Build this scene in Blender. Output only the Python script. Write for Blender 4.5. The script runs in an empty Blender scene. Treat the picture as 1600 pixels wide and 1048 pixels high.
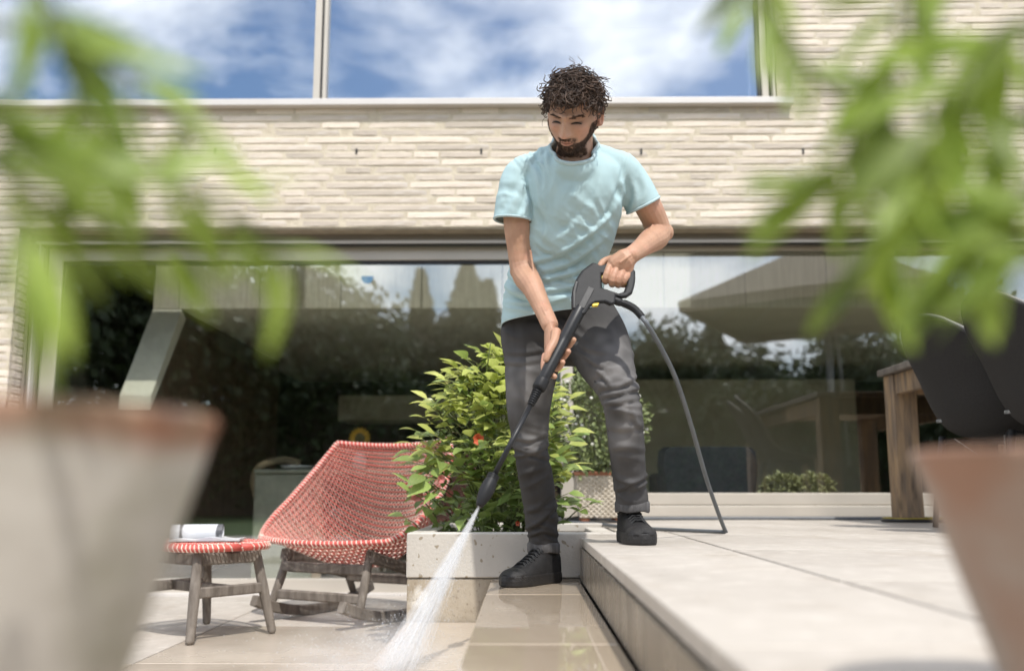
import bpy, bmesh, math, random
import numpy as np
from mathutils import Vector, Matrix, noise as mnoise
random.seed(7); np.random.seed(7)
R = math.radians
SC = bpy.context.scene
COL = SC.collection

# ---------------------------------------------------------------- camera
F_PX = 1511.0
CAM_Z = 0.62
PITCH, YAW = R(9.14), R(0.645)
cd = bpy.data.cameras.new('camera'); CAM = bpy.data.objects.new('camera', cd); COL.objects.link(CAM)
CAM.location = (0, 0, CAM_Z); CAM.rotation_euler = (R(90) + PITCH, 0, YAW)
cd.sensor_width = 36; cd.lens = F_PX / 1600 * 36; cd.clip_start = 0.02; cd.clip_end = 900
cd.dof.use_dof = True; cd.dof.focus_distance = 3.35; cd.dof.aperture_fstop = 1.75
SC.camera = CAM
# ---------------------------------------------------------------- sky, sun, exposure
SUN_EL, SUN_AZ = R(57), R(20)          # sun stands behind the camera, a little to the right
sun_dir = Vector((math.sin(SUN_AZ) * math.cos(SUN_EL), -math.cos(SUN_AZ) * math.cos(SUN_EL), math.sin(SUN_EL)))
W = bpy.data.worlds.new('World'); SC.world = W; W.use_nodes = True
nt = W.node_tree; nt.nodes.clear()
def wn(t, **k):
    n = nt.nodes.new(t)
    for a, b in k.items(): setattr(n, a, b)
    return n
sky = wn('ShaderNodeTexSky', sky_type='NISHITA', sun_disc=False)
sky.sun_elevation = SUN_EL; sky.sun_rotation = math.atan2(sun_dir.x, sun_dir.y)
tc = wn('ShaderNodeTexCoord'); sep = wn('ShaderNodeSeparateXYZ'); nt.links.new(tc.outputs['Generated'], sep.inputs[0])
mz = wn('ShaderNodeMath', operation='MAXIMUM'); nt.links.new(sep.outputs['Z'], mz.inputs[0]); mz.inputs[1].default_value = 0.0
az = wn('ShaderNodeMath', operation='ADD'); nt.links.new(mz.outputs[0], az.inputs[0]); az.inputs[1].default_value = 0.28
dx = wn('ShaderNodeMath', operation='DIVIDE'); nt.links.new(sep.outputs['X'], dx.inputs[0]); nt.links.new(az.outputs[0], dx.inputs[1])
dy = wn('ShaderNodeMath', operation='DIVIDE'); nt.links.new(sep.outputs['Y'], dy.inputs[0]); nt.links.new(az.outputs[0], dy.inputs[1])
cmb = wn('ShaderNodeCombineXYZ'); nt.links.new(dx.outputs[0], cmb.inputs[0]); nt.links.new(dy.outputs[0], cmb.inputs[1]); cmb.inputs[2].default_value = 3.7
ns = wn('ShaderNodeTexNoise'); ns.inputs['Scale'].default_value = 2.5; ns.inputs['Detail'].default_value = 9; ns.inputs['Roughness'].default_value = 0.55; ns.inputs['Distortion'].default_value = 0.25
nt.links.new(cmb.outputs[0], ns.inputs['Vector'])
rp = wn('ShaderNodeValToRGB'); rp.color_ramp.elements[0].position = 0.40; rp.color_ramp.elements[1].position = 0.63
rp.color_ramp.elements[0].color = (0.0, 0.0, 0.0, 1); rp.color_ramp.elements[1].color = (1, 1, 1, 1)
nt.links.new(ns.outputs['Fac'], rp.inputs[0])
mixc = wn('ShaderNodeMix', data_type='RGBA'); nt.links.new(rp.outputs[0], mixc.inputs['Factor']); sat = wn('ShaderNodeHueSaturation'); sat.inputs['Saturation'].default_value = 1.25; nt.links.new(sky.outputs[0], sat.inputs['Color']); nt.links.new(sat.outputs[0], mixc.inputs[6]); mixc.inputs[7].default_value = (14.5, 14.8, 15.3, 1)
bg = wn('ShaderNodeBackground'); bg.inputs['Strength'].default_value = 0.145; nt.links.new(mixc.outputs[2], bg.inputs[0])
wo = wn('ShaderNodeOutputWorld'); nt.links.new(bg.outputs[0], wo.inputs[0])
sl = bpy.data.lights.new('sun', 'SUN'); sl.energy = 3.6; sl.angle = R(0.9); sl.color = (1.0, 0.965, 0.905)
SUN = bpy.data.objects.new('sun', sl); COL.objects.link(SUN); SUN.location = (6, -10, 14)
SUN.rotation_euler = (-sun_dir).to_track_quat('-Z', 'Y').to_euler()
SC.view_settings.view_transform = 'Standard'; SC.view_settings.look = 'None'; SC.view_settings.gamma = 1
SC.view_settings.exposure = 0.23; SC.view_settings.use_curve_mapping = False
SC.render.engine = 'CYCLES'; SC.cycles.use_denoising = True
SC.cycles.max_bounces = 8; SC.cycles.transparent_max_bounces = 48; SC.cycles.glossy_bounces = 4; SC.cycles.diffuse_bounces = 5
SC.cycles.volume_bounces = 6; SC.cycles.volume_step_rate = 1.0
SC.cycles.sample_clamp_indirect = 6; SC.cycles.caustics_reflective = False; SC.cycles.caustics_refractive = False

# ---------------------------------------------------------------- helpers
CR = CAM.rotation_euler.to_matrix()
def ray(px, py): return (CR @ Vector(((px - 800) / F_PX, -(py - 524) / F_PX, -1.0)))
def P(px, py, Y):                         # sight line through a photo pixel, met at distance Y
    d = ray(px, py); k = Y / d.y
    return Vector((d.x * k, Y, CAM_Z + d.z * k))
def PZ(px, py, z):                        # the same, met at height z
    d = ray(px, py); k = (z - CAM_Z) / d.z
    return Vector((d.x * k, d.y * k, z))
def mpp(p):                               # metres per photo pixel at a point
    v = CR.transposed() @ (Vector(p) - CAM.location)
    return -v.z / F_PX

class MB:
    def __init__(s): s.v = []; s.f = []; s.mi = []
    def add(s, v, f, m=0):
        o = len(s.v); s.v += [tuple(p) for p in v]; s.f += [tuple(i + o for i in q) for q in f]; s.mi += [m] * len(f); return s
    def box(s, a, b, m=0, bev=0.0):
        (x0, y0, z0), (x1, y1, z1) = a, b
        if bev <= 0:
            v = [(x0,y0,z0),(x1,y0,z0),(x1,y1,z0),(x0,y1,z0),(x0,y0,z1),(x1,y0,z1),(x1,y1,z1),(x0,y1,z1)]
            return s.add(v, [(3,2,1,0),(4,5,6,7),(0,1,5,4),(1,2,6,5),(2,3,7,6),(3,0,4,7)], m)
        v = []; f = []
        for z, i in ((z0, bev), (z0 + bev, 0), (z1 - bev, 0), (z1, bev)):
            c = bev
            v += [(x0+c+i*.0, y0+i, z), (x1-c, y0+i, z), (x1-i, y0+c, z), (x1-i, y1-c, z), (x1-c, y1-i, z), (x0+c, y1-i, z), (x0+i, y1-c, z), (x0+i, y0+c, z)]
        for k in range(3):
            for j in range(8):
                f.append((k*8+j, k*8+(j+1) % 8, (k+1)*8+(j+1) % 8, (k+1)*8+j))
        f += [tuple(range(7, -1, -1)), tuple(range(24, 32))]
        return s.add(v, f, m)
    def loft(s, rings, cap=True, m=0, closed=False):
        n = len(rings[0]); v = [p for r in rings for p in r]; f = []
        K = len(rings)
        for k in range(K if closed else K - 1):
            k2 = (k + 1) % K
            for j in range(n):
                f.append((k*n+j, k*n+(j+1) % n, k2*n+(j+1) % n, k2*n+j))
        if cap and not closed:
            f.append(tuple(range(n-1, -1, -1))); f.append(tuple((K-1)*n + j for j in range(n)))
        return s.add(v, f, m)
    def tube(s, pts, rad, n=8, m=0, cap=True, rnd=False, flat=1.0, ref=None):
        pts = [Vector(p) for p in pts]; K = len(pts)
        if not hasattr(rad, '__len__'): rad = [rad] * K
        rad = list(rad)
        if rnd:   # rounded ends
            t0 = (pts[0] - pts[1]).normalized(); t1 = (pts[-1] - pts[-2]).normalized()
            a, b = rad[0], rad[-1]
            pre = [(pts[0] + t0 * a * .97, a * .2), (pts[0] + t0 * a * .75, a * .65), (pts[0] + t0 * a * .4, a * .92)]
            post = [(pts[-1] + t1 * b * .4, b * .92), (pts[-1] + t1 * b * .75, b * .65), (pts[-1] + t1 * b * .97, b * .2)]
            rad = [r for _, r in pre] + rad + [r for _, r in post]
            pts = [p for p, _ in pre] + pts + [p for p, _ in post]; K = len(pts)
        rings = []; u = None
        for i in range(K):
            t = (pts[min(i+1, K-1)] - pts[max(i-1, 0)])
            if t.length < 1e-9: t = Vector((0, 0, 1))
            t.normalize()
            if u is None:
                u = Vector(ref) if ref is not None else (Vector((0, 0, 1)) if abs(t.z) < .9 else Vector((1, 0, 0)))
            u = (u - t * u.dot(t)); u.normalize() if u.length > 1e-6 else None
            w = t.cross(u)
            rings.append([pts[i] + u * (rad[i] * math.cos(2*math.pi*j/n)) + w * (rad[i] * flat * math.sin(2*math.pi*j/n)) for j in range(n)])
        return s.loft(rings, cap, m)
    def lathe(s, prof, c=(0, 0, 0), n=24, m=0, cap=True):
        rings = [[(c[0] + r * math.cos(2*math.pi*j/n), c[1] + r * math.sin(2*math.pi*j/n), c[2] + z) for j in range(n)] for r, z in prof]
        return s.loft(rings, cap, m)
    def ball(s, c, r, n=12, k=8, m=0):
        r = r if hasattr(r, '__len__') else (r, r, r); c = Vector(c); rings = []
        for i in range(1, k):
            a = math.pi * i / k
            rings.append([(c.x + r[0]*math.sin(a)*math.cos(2*math.pi*j/n), c.y + r[1]*math.sin(a)*math.sin(2*math.pi*j/n), c.z - r[2]*math.cos(a)) for j in range(n)])
        return s.loft(rings, True, m)
    def mesh(s, name, mats=(), smooth=False, off=None):
        me = bpy.data.meshes.new(name)
        v = s.v if off is None else [(p[0]-off[0], p[1]-off[1], p[2]-off[2]) for p in s.v]
        me.from_pydata(v, [], s.f)
        for mt in (mats if isinstance(mats, (list, tuple)) else [mats]): me.materials.append(mt)
        if any(s.mi): me.polygons.foreach_set('material_index', s.mi)
        if smooth: me.shade_smooth()
        me.update(); return me
    def build(s, name, mats, parent=None, smooth=False, world=True):
        """one mesh object; world=True: the vertices are in world space and are moved into the parent's space"""
        mm = None
        if world and parent is not None: mm = WM(parent).inverted()
        if mm is not None: s.v = [tuple(mm @ Vector(p)) for p in s.v]
        o = bpy.data.objects.new(name, s.mesh(name, mats, smooth)); COL.objects.link(o); o.parent = parent
        return o
def WM(o):
    m = Matrix.LocRotScale(o.location, o.rotation_euler, o.scale)
    return (WM(o.parent) @ m) if o.parent else m
def thing(name, label, cat, loc=(0, 0, 0), rz=0.0, group=None):
    o = bpy.data.objects.new(name, None); COL.objects.link(o); o.empty_display_size = .1
    o.location = loc; o.rotation_euler = (0, 0, rz); o['label'] = label; o['category'] = cat
    if group: o['group'] = group
    return o
def tag(o, label, cat, group=None):
    o['label'] = label; o['category'] = cat
    if group: o['group'] = group
    return o
def structure(o): o['kind'] = 'structure'; return o
def stuff(o): o['kind'] = 'stuff'; return o
def link(name, me, parent=None, loc=(0, 0, 0), rot=(0, 0, 0), scale=(1, 1, 1)):
    o = bpy.data.objects.new(name, me); COL.objects.link(o); o.parent = parent
    o.location = loc; o.rotation_euler = rot; o.scale = scale; return o
def evaluated(o):
    dg = bpy.context.evaluated_depsgraph_get(); dg.update()
    return bpy.data.meshes.new_from_object(o.evaluated_get(dg))
def remesh(mb, vox, smooth_it=4, fac=.5):
    me = mb.mesh('tmp'); o = bpy.data.objects.new('tmp', me); COL.objects.link(o)
    bm = bmesh.new(); bm.from_mesh(me); bmesh.ops.recalc_face_normals(bm, faces=bm.faces); bm.to_mesh(me); bm.free()
    r = o.modifiers.new('r', 'REMESH'); r.mode = 'VOXEL'; r.voxel_size = vox; r.adaptivity = 0
    if smooth_it:
        sm = o.modifiers.new('s', 'SMOOTH'); sm.iterations = smooth_it; sm.factor = fac
    out = evaluated(o); bpy.data.objects.remove(o); bpy.data.meshes.remove(me); out.materials.clear()
    return out
def vco(me):
    a = np.empty(len(me.vertices) * 3); me.vertices.foreach_get('co', a); return a.reshape(-1, 3)
def vno(me):
    a = np.empty(len(me.vertices) * 3, dtype=np.float32); me.vertex_normals.foreach_get('vector', a); return a.reshape(-1, 3)
def setco(me, a): me.vertices.foreach_set('co', np.ascontiguousarray(a, dtype=np.float64).ravel()); me.update()
def fattr(me, name, vals):
    at = me.attributes.new(name, 'FLOAT', 'POINT'); at.data.foreach_set('value', np.asarray(vals, dtype=np.float32))
def sstep(a, b, x): t = np.clip((x - a) / (b - a), 0, 1); return t * t * (3 - 2 * t)
def spline(pts, n):
    pts = [Vector(p) for p in pts]; out = []; K = len(pts) - 1
    for i in range(n):
        t = i / (n - 1) * K; k = min(int(t), K - 1); t -= k
        p0, p1, p2, p3 = pts[max(k-1, 0)], pts[k], pts[k+1], pts[min(k+2, K)]
        out.append(0.5 * ((2*p1) + (p2-p0)*t + (2*p0-5*p1+4*p2-p3)*t*t + (3*p1-p0-3*p2+p3)*t**3))
    return out
def interp(xs, ys, n):
    return list(np.interp(np.linspace(0, 1, n), np.linspace(0, 1, len(ys)), ys))

# ---------------------------------------------------------------- materials
def mat(name, c1, c2=None, rough=.6, scale=6, detail=5, lo=.35, hi=.65, bump=0, bscale=60, metal=0, spec=.5, stretch=(1, 1, 1), isl=0.0, objr=0.0, rough2=None, coord='Object', coat=0):
    m = bpy.data.materials.new(name); m.use_nodes = True; t = m.node_tree; b = t.nodes['Principled BSDF']
    N = t.nodes.new; L = t.links.new
    b.inputs['Roughness'].default_value = rough; b.inputs['Metallic'].default_value = metal
    b.inputs['Specular IOR Level'].default_value = spec; b.inputs['Coat Weight'].default_value = coat
    tcn = N('ShaderNodeTexCoord'); mp = N('ShaderNodeMapping'); mp.inputs['Scale'].default_value = stretch; L(tcn.outputs[coord], mp.inputs[0])
    m['vec'] = mp.name
    nz = N('ShaderNodeTexNoise'); nz.inputs['Scale'].default_value = scale; nz.inputs['Detail'].default_value = detail; L(mp.outputs[0], nz.inputs['Vector'])
    rr = N('ShaderNodeMapRange'); rr.inputs[1].default_value = lo; rr.inputs[2].default_value = hi; L(nz.outputs['Fac'], rr.inputs[0])
    c2 = c2 or tuple(x * .8 for x in c1)
    mx = N('ShaderNodeMix'); mx.data_type = 'RGBA'; mx.inputs[6].default_value = (*c1, 1); mx.inputs[7].default_value = (*c2, 1); L(rr.outputs[0], mx.inputs[0])
    out = mx.outputs[2]
    if isl or objr:
        hs = N('ShaderNodeHueSaturation'); L(out, hs.inputs['Color'])
        if isl: g = N('ShaderNodeNewGeometry'); src = g.outputs['Random Per Island']; k = isl
        else: g = N('ShaderNodeObjectInfo'); src = g.outputs['Random']; k = objr
        mr = N('ShaderNodeMapRange'); mr.inputs[3].default_value = 1 - k; mr.inputs[4].default_value = 1 + k; L(src, mr.inputs[0]); L(mr.outputs[0], hs.inputs['Value'])
        out = hs.outputs[0]
    L(out, b.inputs['Base Color'])
    if rough2 is not None:
        r2 = N('ShaderNodeMapRange'); r2.inputs[1].default_value = lo; r2.inputs[2].default_value = hi; r2.inputs[3].default_value = rough; r2.inputs[4].default_value = rough2
        L(nz.outputs['Fac'], r2.inputs[0]); L(r2.outputs[0], b.inputs['Roughness'])
    if bump:
        n2 = N('ShaderNodeTexNoise'); n2.inputs['Scale'].default_value = bscale; n2.inputs['Detail'].default_value = 4; L(mp.outputs[0], n2.inputs['Vector'])
        bp = N('ShaderNodeBump'); bp.inputs['Strength'].default_value = bump; bp.inputs['Distance'].default_value = .01; L(n2.outputs['Fac'], bp.inputs['Height']); L(bp.outputs[0], b.inputs['Normal'])
    return m
def nodes(m): return m.node_tree, m.node_tree.nodes['Principled BSDF'], m.node_tree.nodes.new, m.node_tree.links.new
def overlay(m, c, scale, lo, hi, strength=1.0, rough=None, stretch=(1, 1, 1), detail=4, attr=None):
    """a further stain layer on top of a material's colour: a noise mask, or a vertex attribute"""
    t, b, N, L = nodes(m); old = b.inputs['Base Color'].links[0].from_socket
    if attr:
        a = N('ShaderNodeAttribute'); a.attribute_name = attr; src = a.outputs['Fac']
    else:
        tcn = N('ShaderNodeTexCoord'); mp = N('ShaderNodeMapping'); mp.inputs['Scale'].default_value = stretch; L(tcn.outputs['Object'], mp.inputs[0])
        nz = N('ShaderNodeTexNoise'); nz.inputs['Scale'].default_value = scale; nz.inputs['Detail'].default_value = detail; L(mp.outputs[0], nz.inputs['Vector']); src = nz.outputs['Fac']
    rr = N('ShaderNodeMapRange'); rr.inputs[1].default_value = lo; rr.inputs[2].default_value = hi; rr.inputs[4].default_value = strength; L(src, rr.inputs[0])
    mx = N('ShaderNodeMix'); mx.data_type = 'RGBA'; L(rr.outputs[0], mx.inputs[0]); L(old, mx.inputs[6]); mx.inputs[7].default_value = (*c, 1); L(mx.outputs[2], b.inputs['Base Color'])
    if rough is not None:
        m2 = N('ShaderNodeMix'); L(rr.outputs[0], m2.inputs[0])
        if b.inputs['Roughness'].links: L(b.inputs['Roughness'].links[0].from_socket, m2.inputs[2])
        else: m2.inputs[2].default_value = b.inputs['Roughness'].default_value
        m2.inputs[3].default_value = rough; L(m2.outputs[0], b.inputs['Roughness'])
    return m
def leafmat(name, c1, c2, isl=.25, trans=.35, rough=.35, objr=0):
    m = mat(name, c1, c2, rough=rough, scale=14, isl=isl, objr=objr, spec=.5); t, b, N, L = nodes(m)
    col = b.inputs['Base Color'].links[0].from_socket
    tr = N('ShaderNodeBsdfTranslucent'); L(col, tr.inputs[0]); ms = N('ShaderNodeMixShader'); ms.inputs[0].default_value = trans
    out = t.nodes['Material Output']; L(b.outputs[0], ms.inputs[1]); L(tr.outputs[0], ms.inputs[2]); L(ms.outputs[0], out.inputs[0]); return m
def glassmat(name, refl, tint):
    m = bpy.data.materials.new(name); m.use_nodes = True; t = m.node_tree; t.nodes.clear(); N = t.nodes.new; L = t.links.new
    tr = N('ShaderNodeBsdfTransparent'); tr.inputs[0].default_value = (*tint, 1)
    gl = N('ShaderNodeBsdfGlossy'); gl.inputs['Roughness'].default_value = 0.0; gl.inputs['Color'].default_value = (.96, .98, 1, 1)
    # slightly uneven float glass
    tcn = N('ShaderNodeTexCoord'); nz = N('ShaderNodeTexNoise'); nz.inputs['Scale'].default_value = 0.9; L(tcn.outputs['Object'], nz.inputs['Vector'])
    bp = N('ShaderNodeBump'); bp.inputs['Strength'].default_value = .02; bp.inputs['Distance'].default_value = .02; L(nz.outputs['Fac'], bp.inputs['Height']); L(bp.outputs[0], gl.inputs['Normal'])
    lw = N('ShaderNodeLayerWeight'); lw.inputs[0].default_value = .5; pw = N('ShaderNodeMath'); pw.operation = 'POWER'; pw.inputs[1].default_value = 5; L(lw.outputs['Facing'], pw.inputs[0])
    fr = N('ShaderNodeMath'); fr.operation = 'MULTIPLY_ADD'; fr.inputs[1].default_value = .96; fr.inputs[2].default_value = .04; L(pw.outputs[0], fr.inputs[0])
    ad = N('ShaderNodeMath'); ad.operation = 'ADD'; ad.use_clamp = True; ad.inputs[1].default_value = refl; L(fr.outputs[0], ad.inputs[0])
    ms = N('ShaderNodeMixShader'); L(ad.outputs[0], ms.inputs[0]); L(tr.outputs[0], ms.inputs[1]); L(gl.outputs[0], ms.inputs[2])
    o = N('ShaderNodeOutputMaterial'); L(ms.outputs[0], o.inputs[0]); return m
# ================================================================ THE SETTING
M_stone = mat('limestone', (.50, .455, .40), (.385, .345, .30), rough=.62, scale=1.6, lo=.3, hi=.72, bump=.25, bscale=55, objr=.05, rough2=.5, coord='Object', spec=.35)
overlay(M_stone, (.36, .31, .255), 4.5, .52, .74, .7, stretch=(1, .45, 1)); overlay(M_stone, (.60, .55, .49), 17, .52, .72, .6); overlay(M_stone, (.27, .235, .195), 34, .60, .74, .5, detail=3); overlay(M_stone, (.30, .255, .205), 13, .60, .74, .6, stretch=(.5, 1.3, 1))
overlay(M_stone, (.30, .25, .20), 60, .70, .80, .7, detail=2)
M_wet = mat('wet_limestone', (.455, .375, .285), (.36, .285, .205), rough=.035, scale=1.7, lo=.3, hi=.7, bump=.018, bscale=18, objr=.06, rough2=.02, spec=1.0, stretch=(1, .55, 1))
overlay(M_wet, (.54, .46, .36), 2.3, .52, .68, .6, rough=.30); overlay(M_wet, (.26, .20, .14), 6, .58, .8, .4)
M_damp = mat('damp_limestone', (.52, .45, .37), (.40, .335, .265), rough=.32, scale=1.3, bump=.1, bscale=40, objr=.04, rough2=.14, spec=.5)
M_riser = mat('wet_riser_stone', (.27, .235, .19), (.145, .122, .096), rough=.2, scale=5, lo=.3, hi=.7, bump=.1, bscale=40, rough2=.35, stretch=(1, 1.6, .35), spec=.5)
M_grout = mat('grout', (.04, .034, .028), (.025, .02, .017), rough=.9, scale=30)
M_conc = mat('cast_concrete', (.56, .525, .47), (.47, .435, .385), rough=.75, scale=4, bump=.2, bscale=80, spec=.25)
overlay(M_conc, (.25, .20, .13), 34, .665, .69, .8, detail=1)
M_conc_dirty = mat('stained_concrete', (.42, .36, .28), (.30, .245, .175), rough=.6, scale=7, bump=.3, bscale=90, rough2=.4, stretch=(1, 1, .5))
overlay(M_conc_dirty, (.66, .62, .55), 11, .60, .70, .8); overlay(M_conc_dirty, (.16, .12, .08), 70, .62, .72, .6)
M_lawn = mat('lawn_grass', (.06, .10, .025), (.035, .065, .015), rough=.9, scale=2.5, bump=.6, bscale=120)
M_soil = mat('potting_soil', (.05, .035, .022), (.025, .018, .012), rough=.95, scale=30, bump=.8, bscale=60)

XS3, XS2, XS1 = .208, -.122, -.430      # the three step edges
Y0, YP, YW = -1.6, 3.64, 6.10           # near end of the paving, planter front, window plane

g = MB().add([(-260, -300, -.06), (260, -300, -.06), (260, 200, -.06), (-260, 200, -.06)], [(0, 1, 2, 3)]).build('ground', M_lawn); structure(g)

def slab_mesh(w, l, h, name='slab'):
    b = .004; return MB().box((0, 0, -h), (w, l, 0), bev=b).mesh(name)
SLABS = {}
def slab(parent, x0, x1, y0, y1, z, m, name='slab', gap=.0035, h=.03):
    me = MB().box((gap, gap, -h), (x1 - x0 - gap, y1 - y0 - gap, 0), bev=.0025).mesh(name, m)
    o = link(name, me, parent, (x0, y0, z)); return o
def course(y0, y1, first, step):
    ys = [y0]; y = first
    while y > y0 + .05: y -= step
    while y < y1 - .05:
        if y > y0 + .05: ys.append(y)
        y += step
    return ys + [y1]
# lower terrace
lt = structure(MB().box((-7, Y0, -.05), (XS1 + .02, YW + .15, -.02)).build('lower_terrace', M_grout))
xs = [-5.4, -4.41, -3.415, -2.42, -1.425, XS1 + .0]
for i in range(5):
    ys = course(Y0, YW + .0, 3.66, 1.0)
    for a, b_ in zip(ys, ys[1:]):
        near_jet = i == 4 and 0.5 < a < 3.9
        slab(lt, xs[i], xs[i+1], a, b_, 0, M_damp if near_jet or (i == 3 and 2 < a < 3.5) else M_stone, 'paving_slab')
# low step
ls = structure(MB().box((XS1 + .004, Y0, -.05), (XS2 + .02, YP + .05, .118)).build('low_step', M_grout))
ys = course(Y0, YP - .004, 2.66, 1.0)
for a, b_ in zip(ys, ys[1:]): slab(ls, XS1, XS2 - .006, a, b_, .15, M_damp, 'tread_slab')
for a, b_ in zip(ys, ys[1:]): link('riser_slab', MB().box((0, a + .003, 0), (.016, b_ - .003, .117), bev=.002).mesh('riser_slab', M_damp), ls, (XS1 - .0, 0, .001))
# middle step
ms_ = structure(MB().box((XS2 + .004, Y0, -.05), (XS3 + .02, YP + .05, .268)).build('middle_step', M_grout))
ys = course(Y0, YP - .004, 3.13, 1.0)
for a, b_ in zip(ys, ys[1:]): slab(ms_, XS2, XS3 - .0005, a, b_, .30, M_wet, 'tread_slab')
for a, b_ in zip(ys, ys[1:]): link('riser_slab', MB().box((0, a + .003, 0), (.016, b_ - .003, .117), bev=.002).mesh('riser_slab', M_damp), ms_, (XS2, 0, .151))
# upper terrace
ut = structure(MB().box((XS3 + .018, Y0, -.05), (7.5, YP + .3, .417)).build('upper_terrace', M_grout))
MB().box((.40, YP + .3, -.05), (7.5, YW + .12, .417)).build('terrace_bed', M_grout, ut)
cols = [XS3, .611, 1.61, 2.61, 3.61, 4.61, 5.61]
for i in range(6):
    ys = course(Y0, YW + .05, [2.72, 2.937, 2.40, 2.937, 2.4, 2.9][i], [1.6, 1.0, 1.0, 1.0, 1.0, 1.0][i])
    if i == 0: ys = course(Y0, YP + .06, 2.72, 1.6)
    for a, b_ in zip(ys, ys[1:]): slab(ut, cols[i], cols[i+1], a, b_, .45, M_stone, 'paving_slab', .0062)
slab(ut, .40, .611, YP + .06, 4.9, .45, M_stone, 'paving_slab'); slab(ut, .36, .611, 4.9, YW + .05, .45, M_stone, 'paving_slab')
ys = course(Y0, YP - .002, 2.72, 1.0)
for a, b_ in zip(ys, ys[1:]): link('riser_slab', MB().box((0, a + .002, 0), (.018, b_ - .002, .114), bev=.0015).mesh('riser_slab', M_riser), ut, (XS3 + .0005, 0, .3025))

# raised bed with its concrete wall
bed = thing('raised_bed', 'low pale concrete raised bed holding the rose bush behind the steps', 'planter', (-.1, YP + .5, 0))
MB().box((XS1 + .0, YP, .306), (.398, YP + .10, .468), bev=.004).build('coping_block', M_conc, bed)
MB().box((XS1 + .003, YP + .006, -.02), (.39, YP + .098, .303), bev=.003).build('base_block', M_conc_dirty, bed)
MB().box((XS1, YP + .103, -.02), (XS1 + .09, 4.78, .466), bev=.004).build('side_block', M_conc, bed)
MB().box((.30, YP + .103, -.02), (.39, 4.78, .448), bev=.004).build('side_block', M_conc, bed)
MB().box((XS1, 4.783, -.02), (.39, 4.87, .466), bev=.004).build('rear_block', M_conc, bed)
MB().box((XS1 + .092, YP + .104, 0), (.298, 4.78, .43)).build('soil', M_soil, bed)

# ================================================================ THE HOUSE
M_brick = mat('pale_long_brick', (.655, .575, .485), (.54, .465, .38), rough=.85, scale=9, bump=.3, bscale=55, objr=.22, spec=.2, stretch=(.35, 1, 1.6))
overlay(M_brick, (.70, .665, .63), 5, .52, .66, .7, stretch=(.5, 1, 1.5)); overlay(M_brick, (.34, .29, .25), 40, .66, .76, .5)
M_brick2 = mat('pale_long_brickwork', (.66, .60, .525), (.52, .455, .385), rough=.85, scale=9, bump=.7, bscale=55, isl=.17, spec=.2)
M_mortar = mat('sandy_mortar', (.62, .55, .43), (.53, .46, .35), rough=.95, scale=25, bump=.6, bscale=120, spec=.1)
M_frame = mat('bronze_frame', (.29, .255, .215), (.26, .23, .195), rough=.38, scale=3, metal=.35)
M_frame_l = mat('pale_metal_frame', (.55, .50, .43), (.50, .455, .39), rough=.4, scale=3, metal=.2)
M_sill = mat('pale_sill_metal', (.62, .585, .55), (.58, .545, .51), rough=.45, scale=3, metal=.1)
M_black = mat('black_gasket', (.012, .012, .012), (.02, .02, .02), rough=.5)
M_glass = glassmat('coated_glass', .12, (.97, .98, .965))
M_glass_up = glassmat('upper_coated_glass', .30, (.97, .98, .98))
M_plaster = mat('room_plaster', (.72, .70, .58), (.64, .62, .50), rough=.9, scale=3)
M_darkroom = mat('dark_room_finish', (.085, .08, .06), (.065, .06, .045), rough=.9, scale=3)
M_panel = mat('pale_oak_panel', (.80, .77, .63), (.68, .65, .52), rough=.6, scale=8, bump=.2, stretch=(6, 1, .5), objr=.06)
M_wenge = mat('dark_wood_panel', (.14, .095, .06), (.09, .06, .036), rough=.6, scale=8, stretch=(6, 6, .4))

HX0, HX1 = -3.155, 4.30     # lower opening
ZL, ZS = 2.25, 3.03         # lintel underside, sill underside
UX0, UX1, UZ1 = -4.6, 1.625, 5.0
house = thing('house', 'pale long-brick house wall with large dark windows behind the man', 'house', (0, 6.2, 0))
YB = 5.852
wall = MB()
for a, b_ in (((-7, YB + .0042, -.05), (HX0, 6.10, ZL)), ((HX1, YB + .0042, -.05), (7, 6.10, ZL)), ((-7, YB + .0042, ZL), (7, 6.10, ZS)),
              ((-7, YB + .0042, ZS), (UX0, 6.10, UZ1)), ((UX1, YB + .0042, ZS), (7, 6.10, UZ1)), ((-7, YB + .0042, UZ1), (7, 6.10, 6.2))):
    wall.box(a, b_)
wall = wall.build('brick_wall', M_mortar, house)
def brick_mesh(L, seed, H=.0385, D=.028):
    rnd = random.Random(seed); nx = 5; v = []; f = []
    top = [rnd.uniform(-.0009, .0006) for _ in range(nx + 1)]; bot = [rnd.uniform(-.0006, .0009) for _ in range(nx + 1)]
    for i in range(nx + 1):
        x = L * i / nx; e = .004 if i in (0, nx) else 0
        x += (rnd.uniform(.0, .004) if i == 0 else -rnd.uniform(0, .004) if i == nx else 0)
        y = rnd.uniform(-.0010, .0010)
        v += [(x, D, bot[i]), (x, .004 + e * .5 + y, bot[i] + .0005), (x, y + e, bot[i] + .005), (x, y + e + rnd.uniform(-.001, .001), H + top[i] - .005), (x, .004 + e * .5 + y, H + top[i] - .0005), (x, D, H + top[i])]
    for i in range(nx):
        for k in range(5): f.append((i*6+k, (i+1)*6+k, (i+1)*6+k+1, i*6+k+1))
    f.append(tuple(range(5, -1, -1))); f.append(tuple(nx*6 + k for k in range(6)))
    f = [tuple(reversed(q)) for q in f]
    return MB().add(v, f)
LEN = [.518, .518, .518, .46, .40, .30, .24, .16]
BM = {}
for li, L in enumerate(sorted(set(LEN))):
    BM[L] = [brick_mesh(L, li * 10 + k).mesh('brick', M_brick, smooth=False) for k in range(3)]
rb = random.Random(3)
hi = WM(wall).inverted()
rest = MB(); n_br = 0
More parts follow.
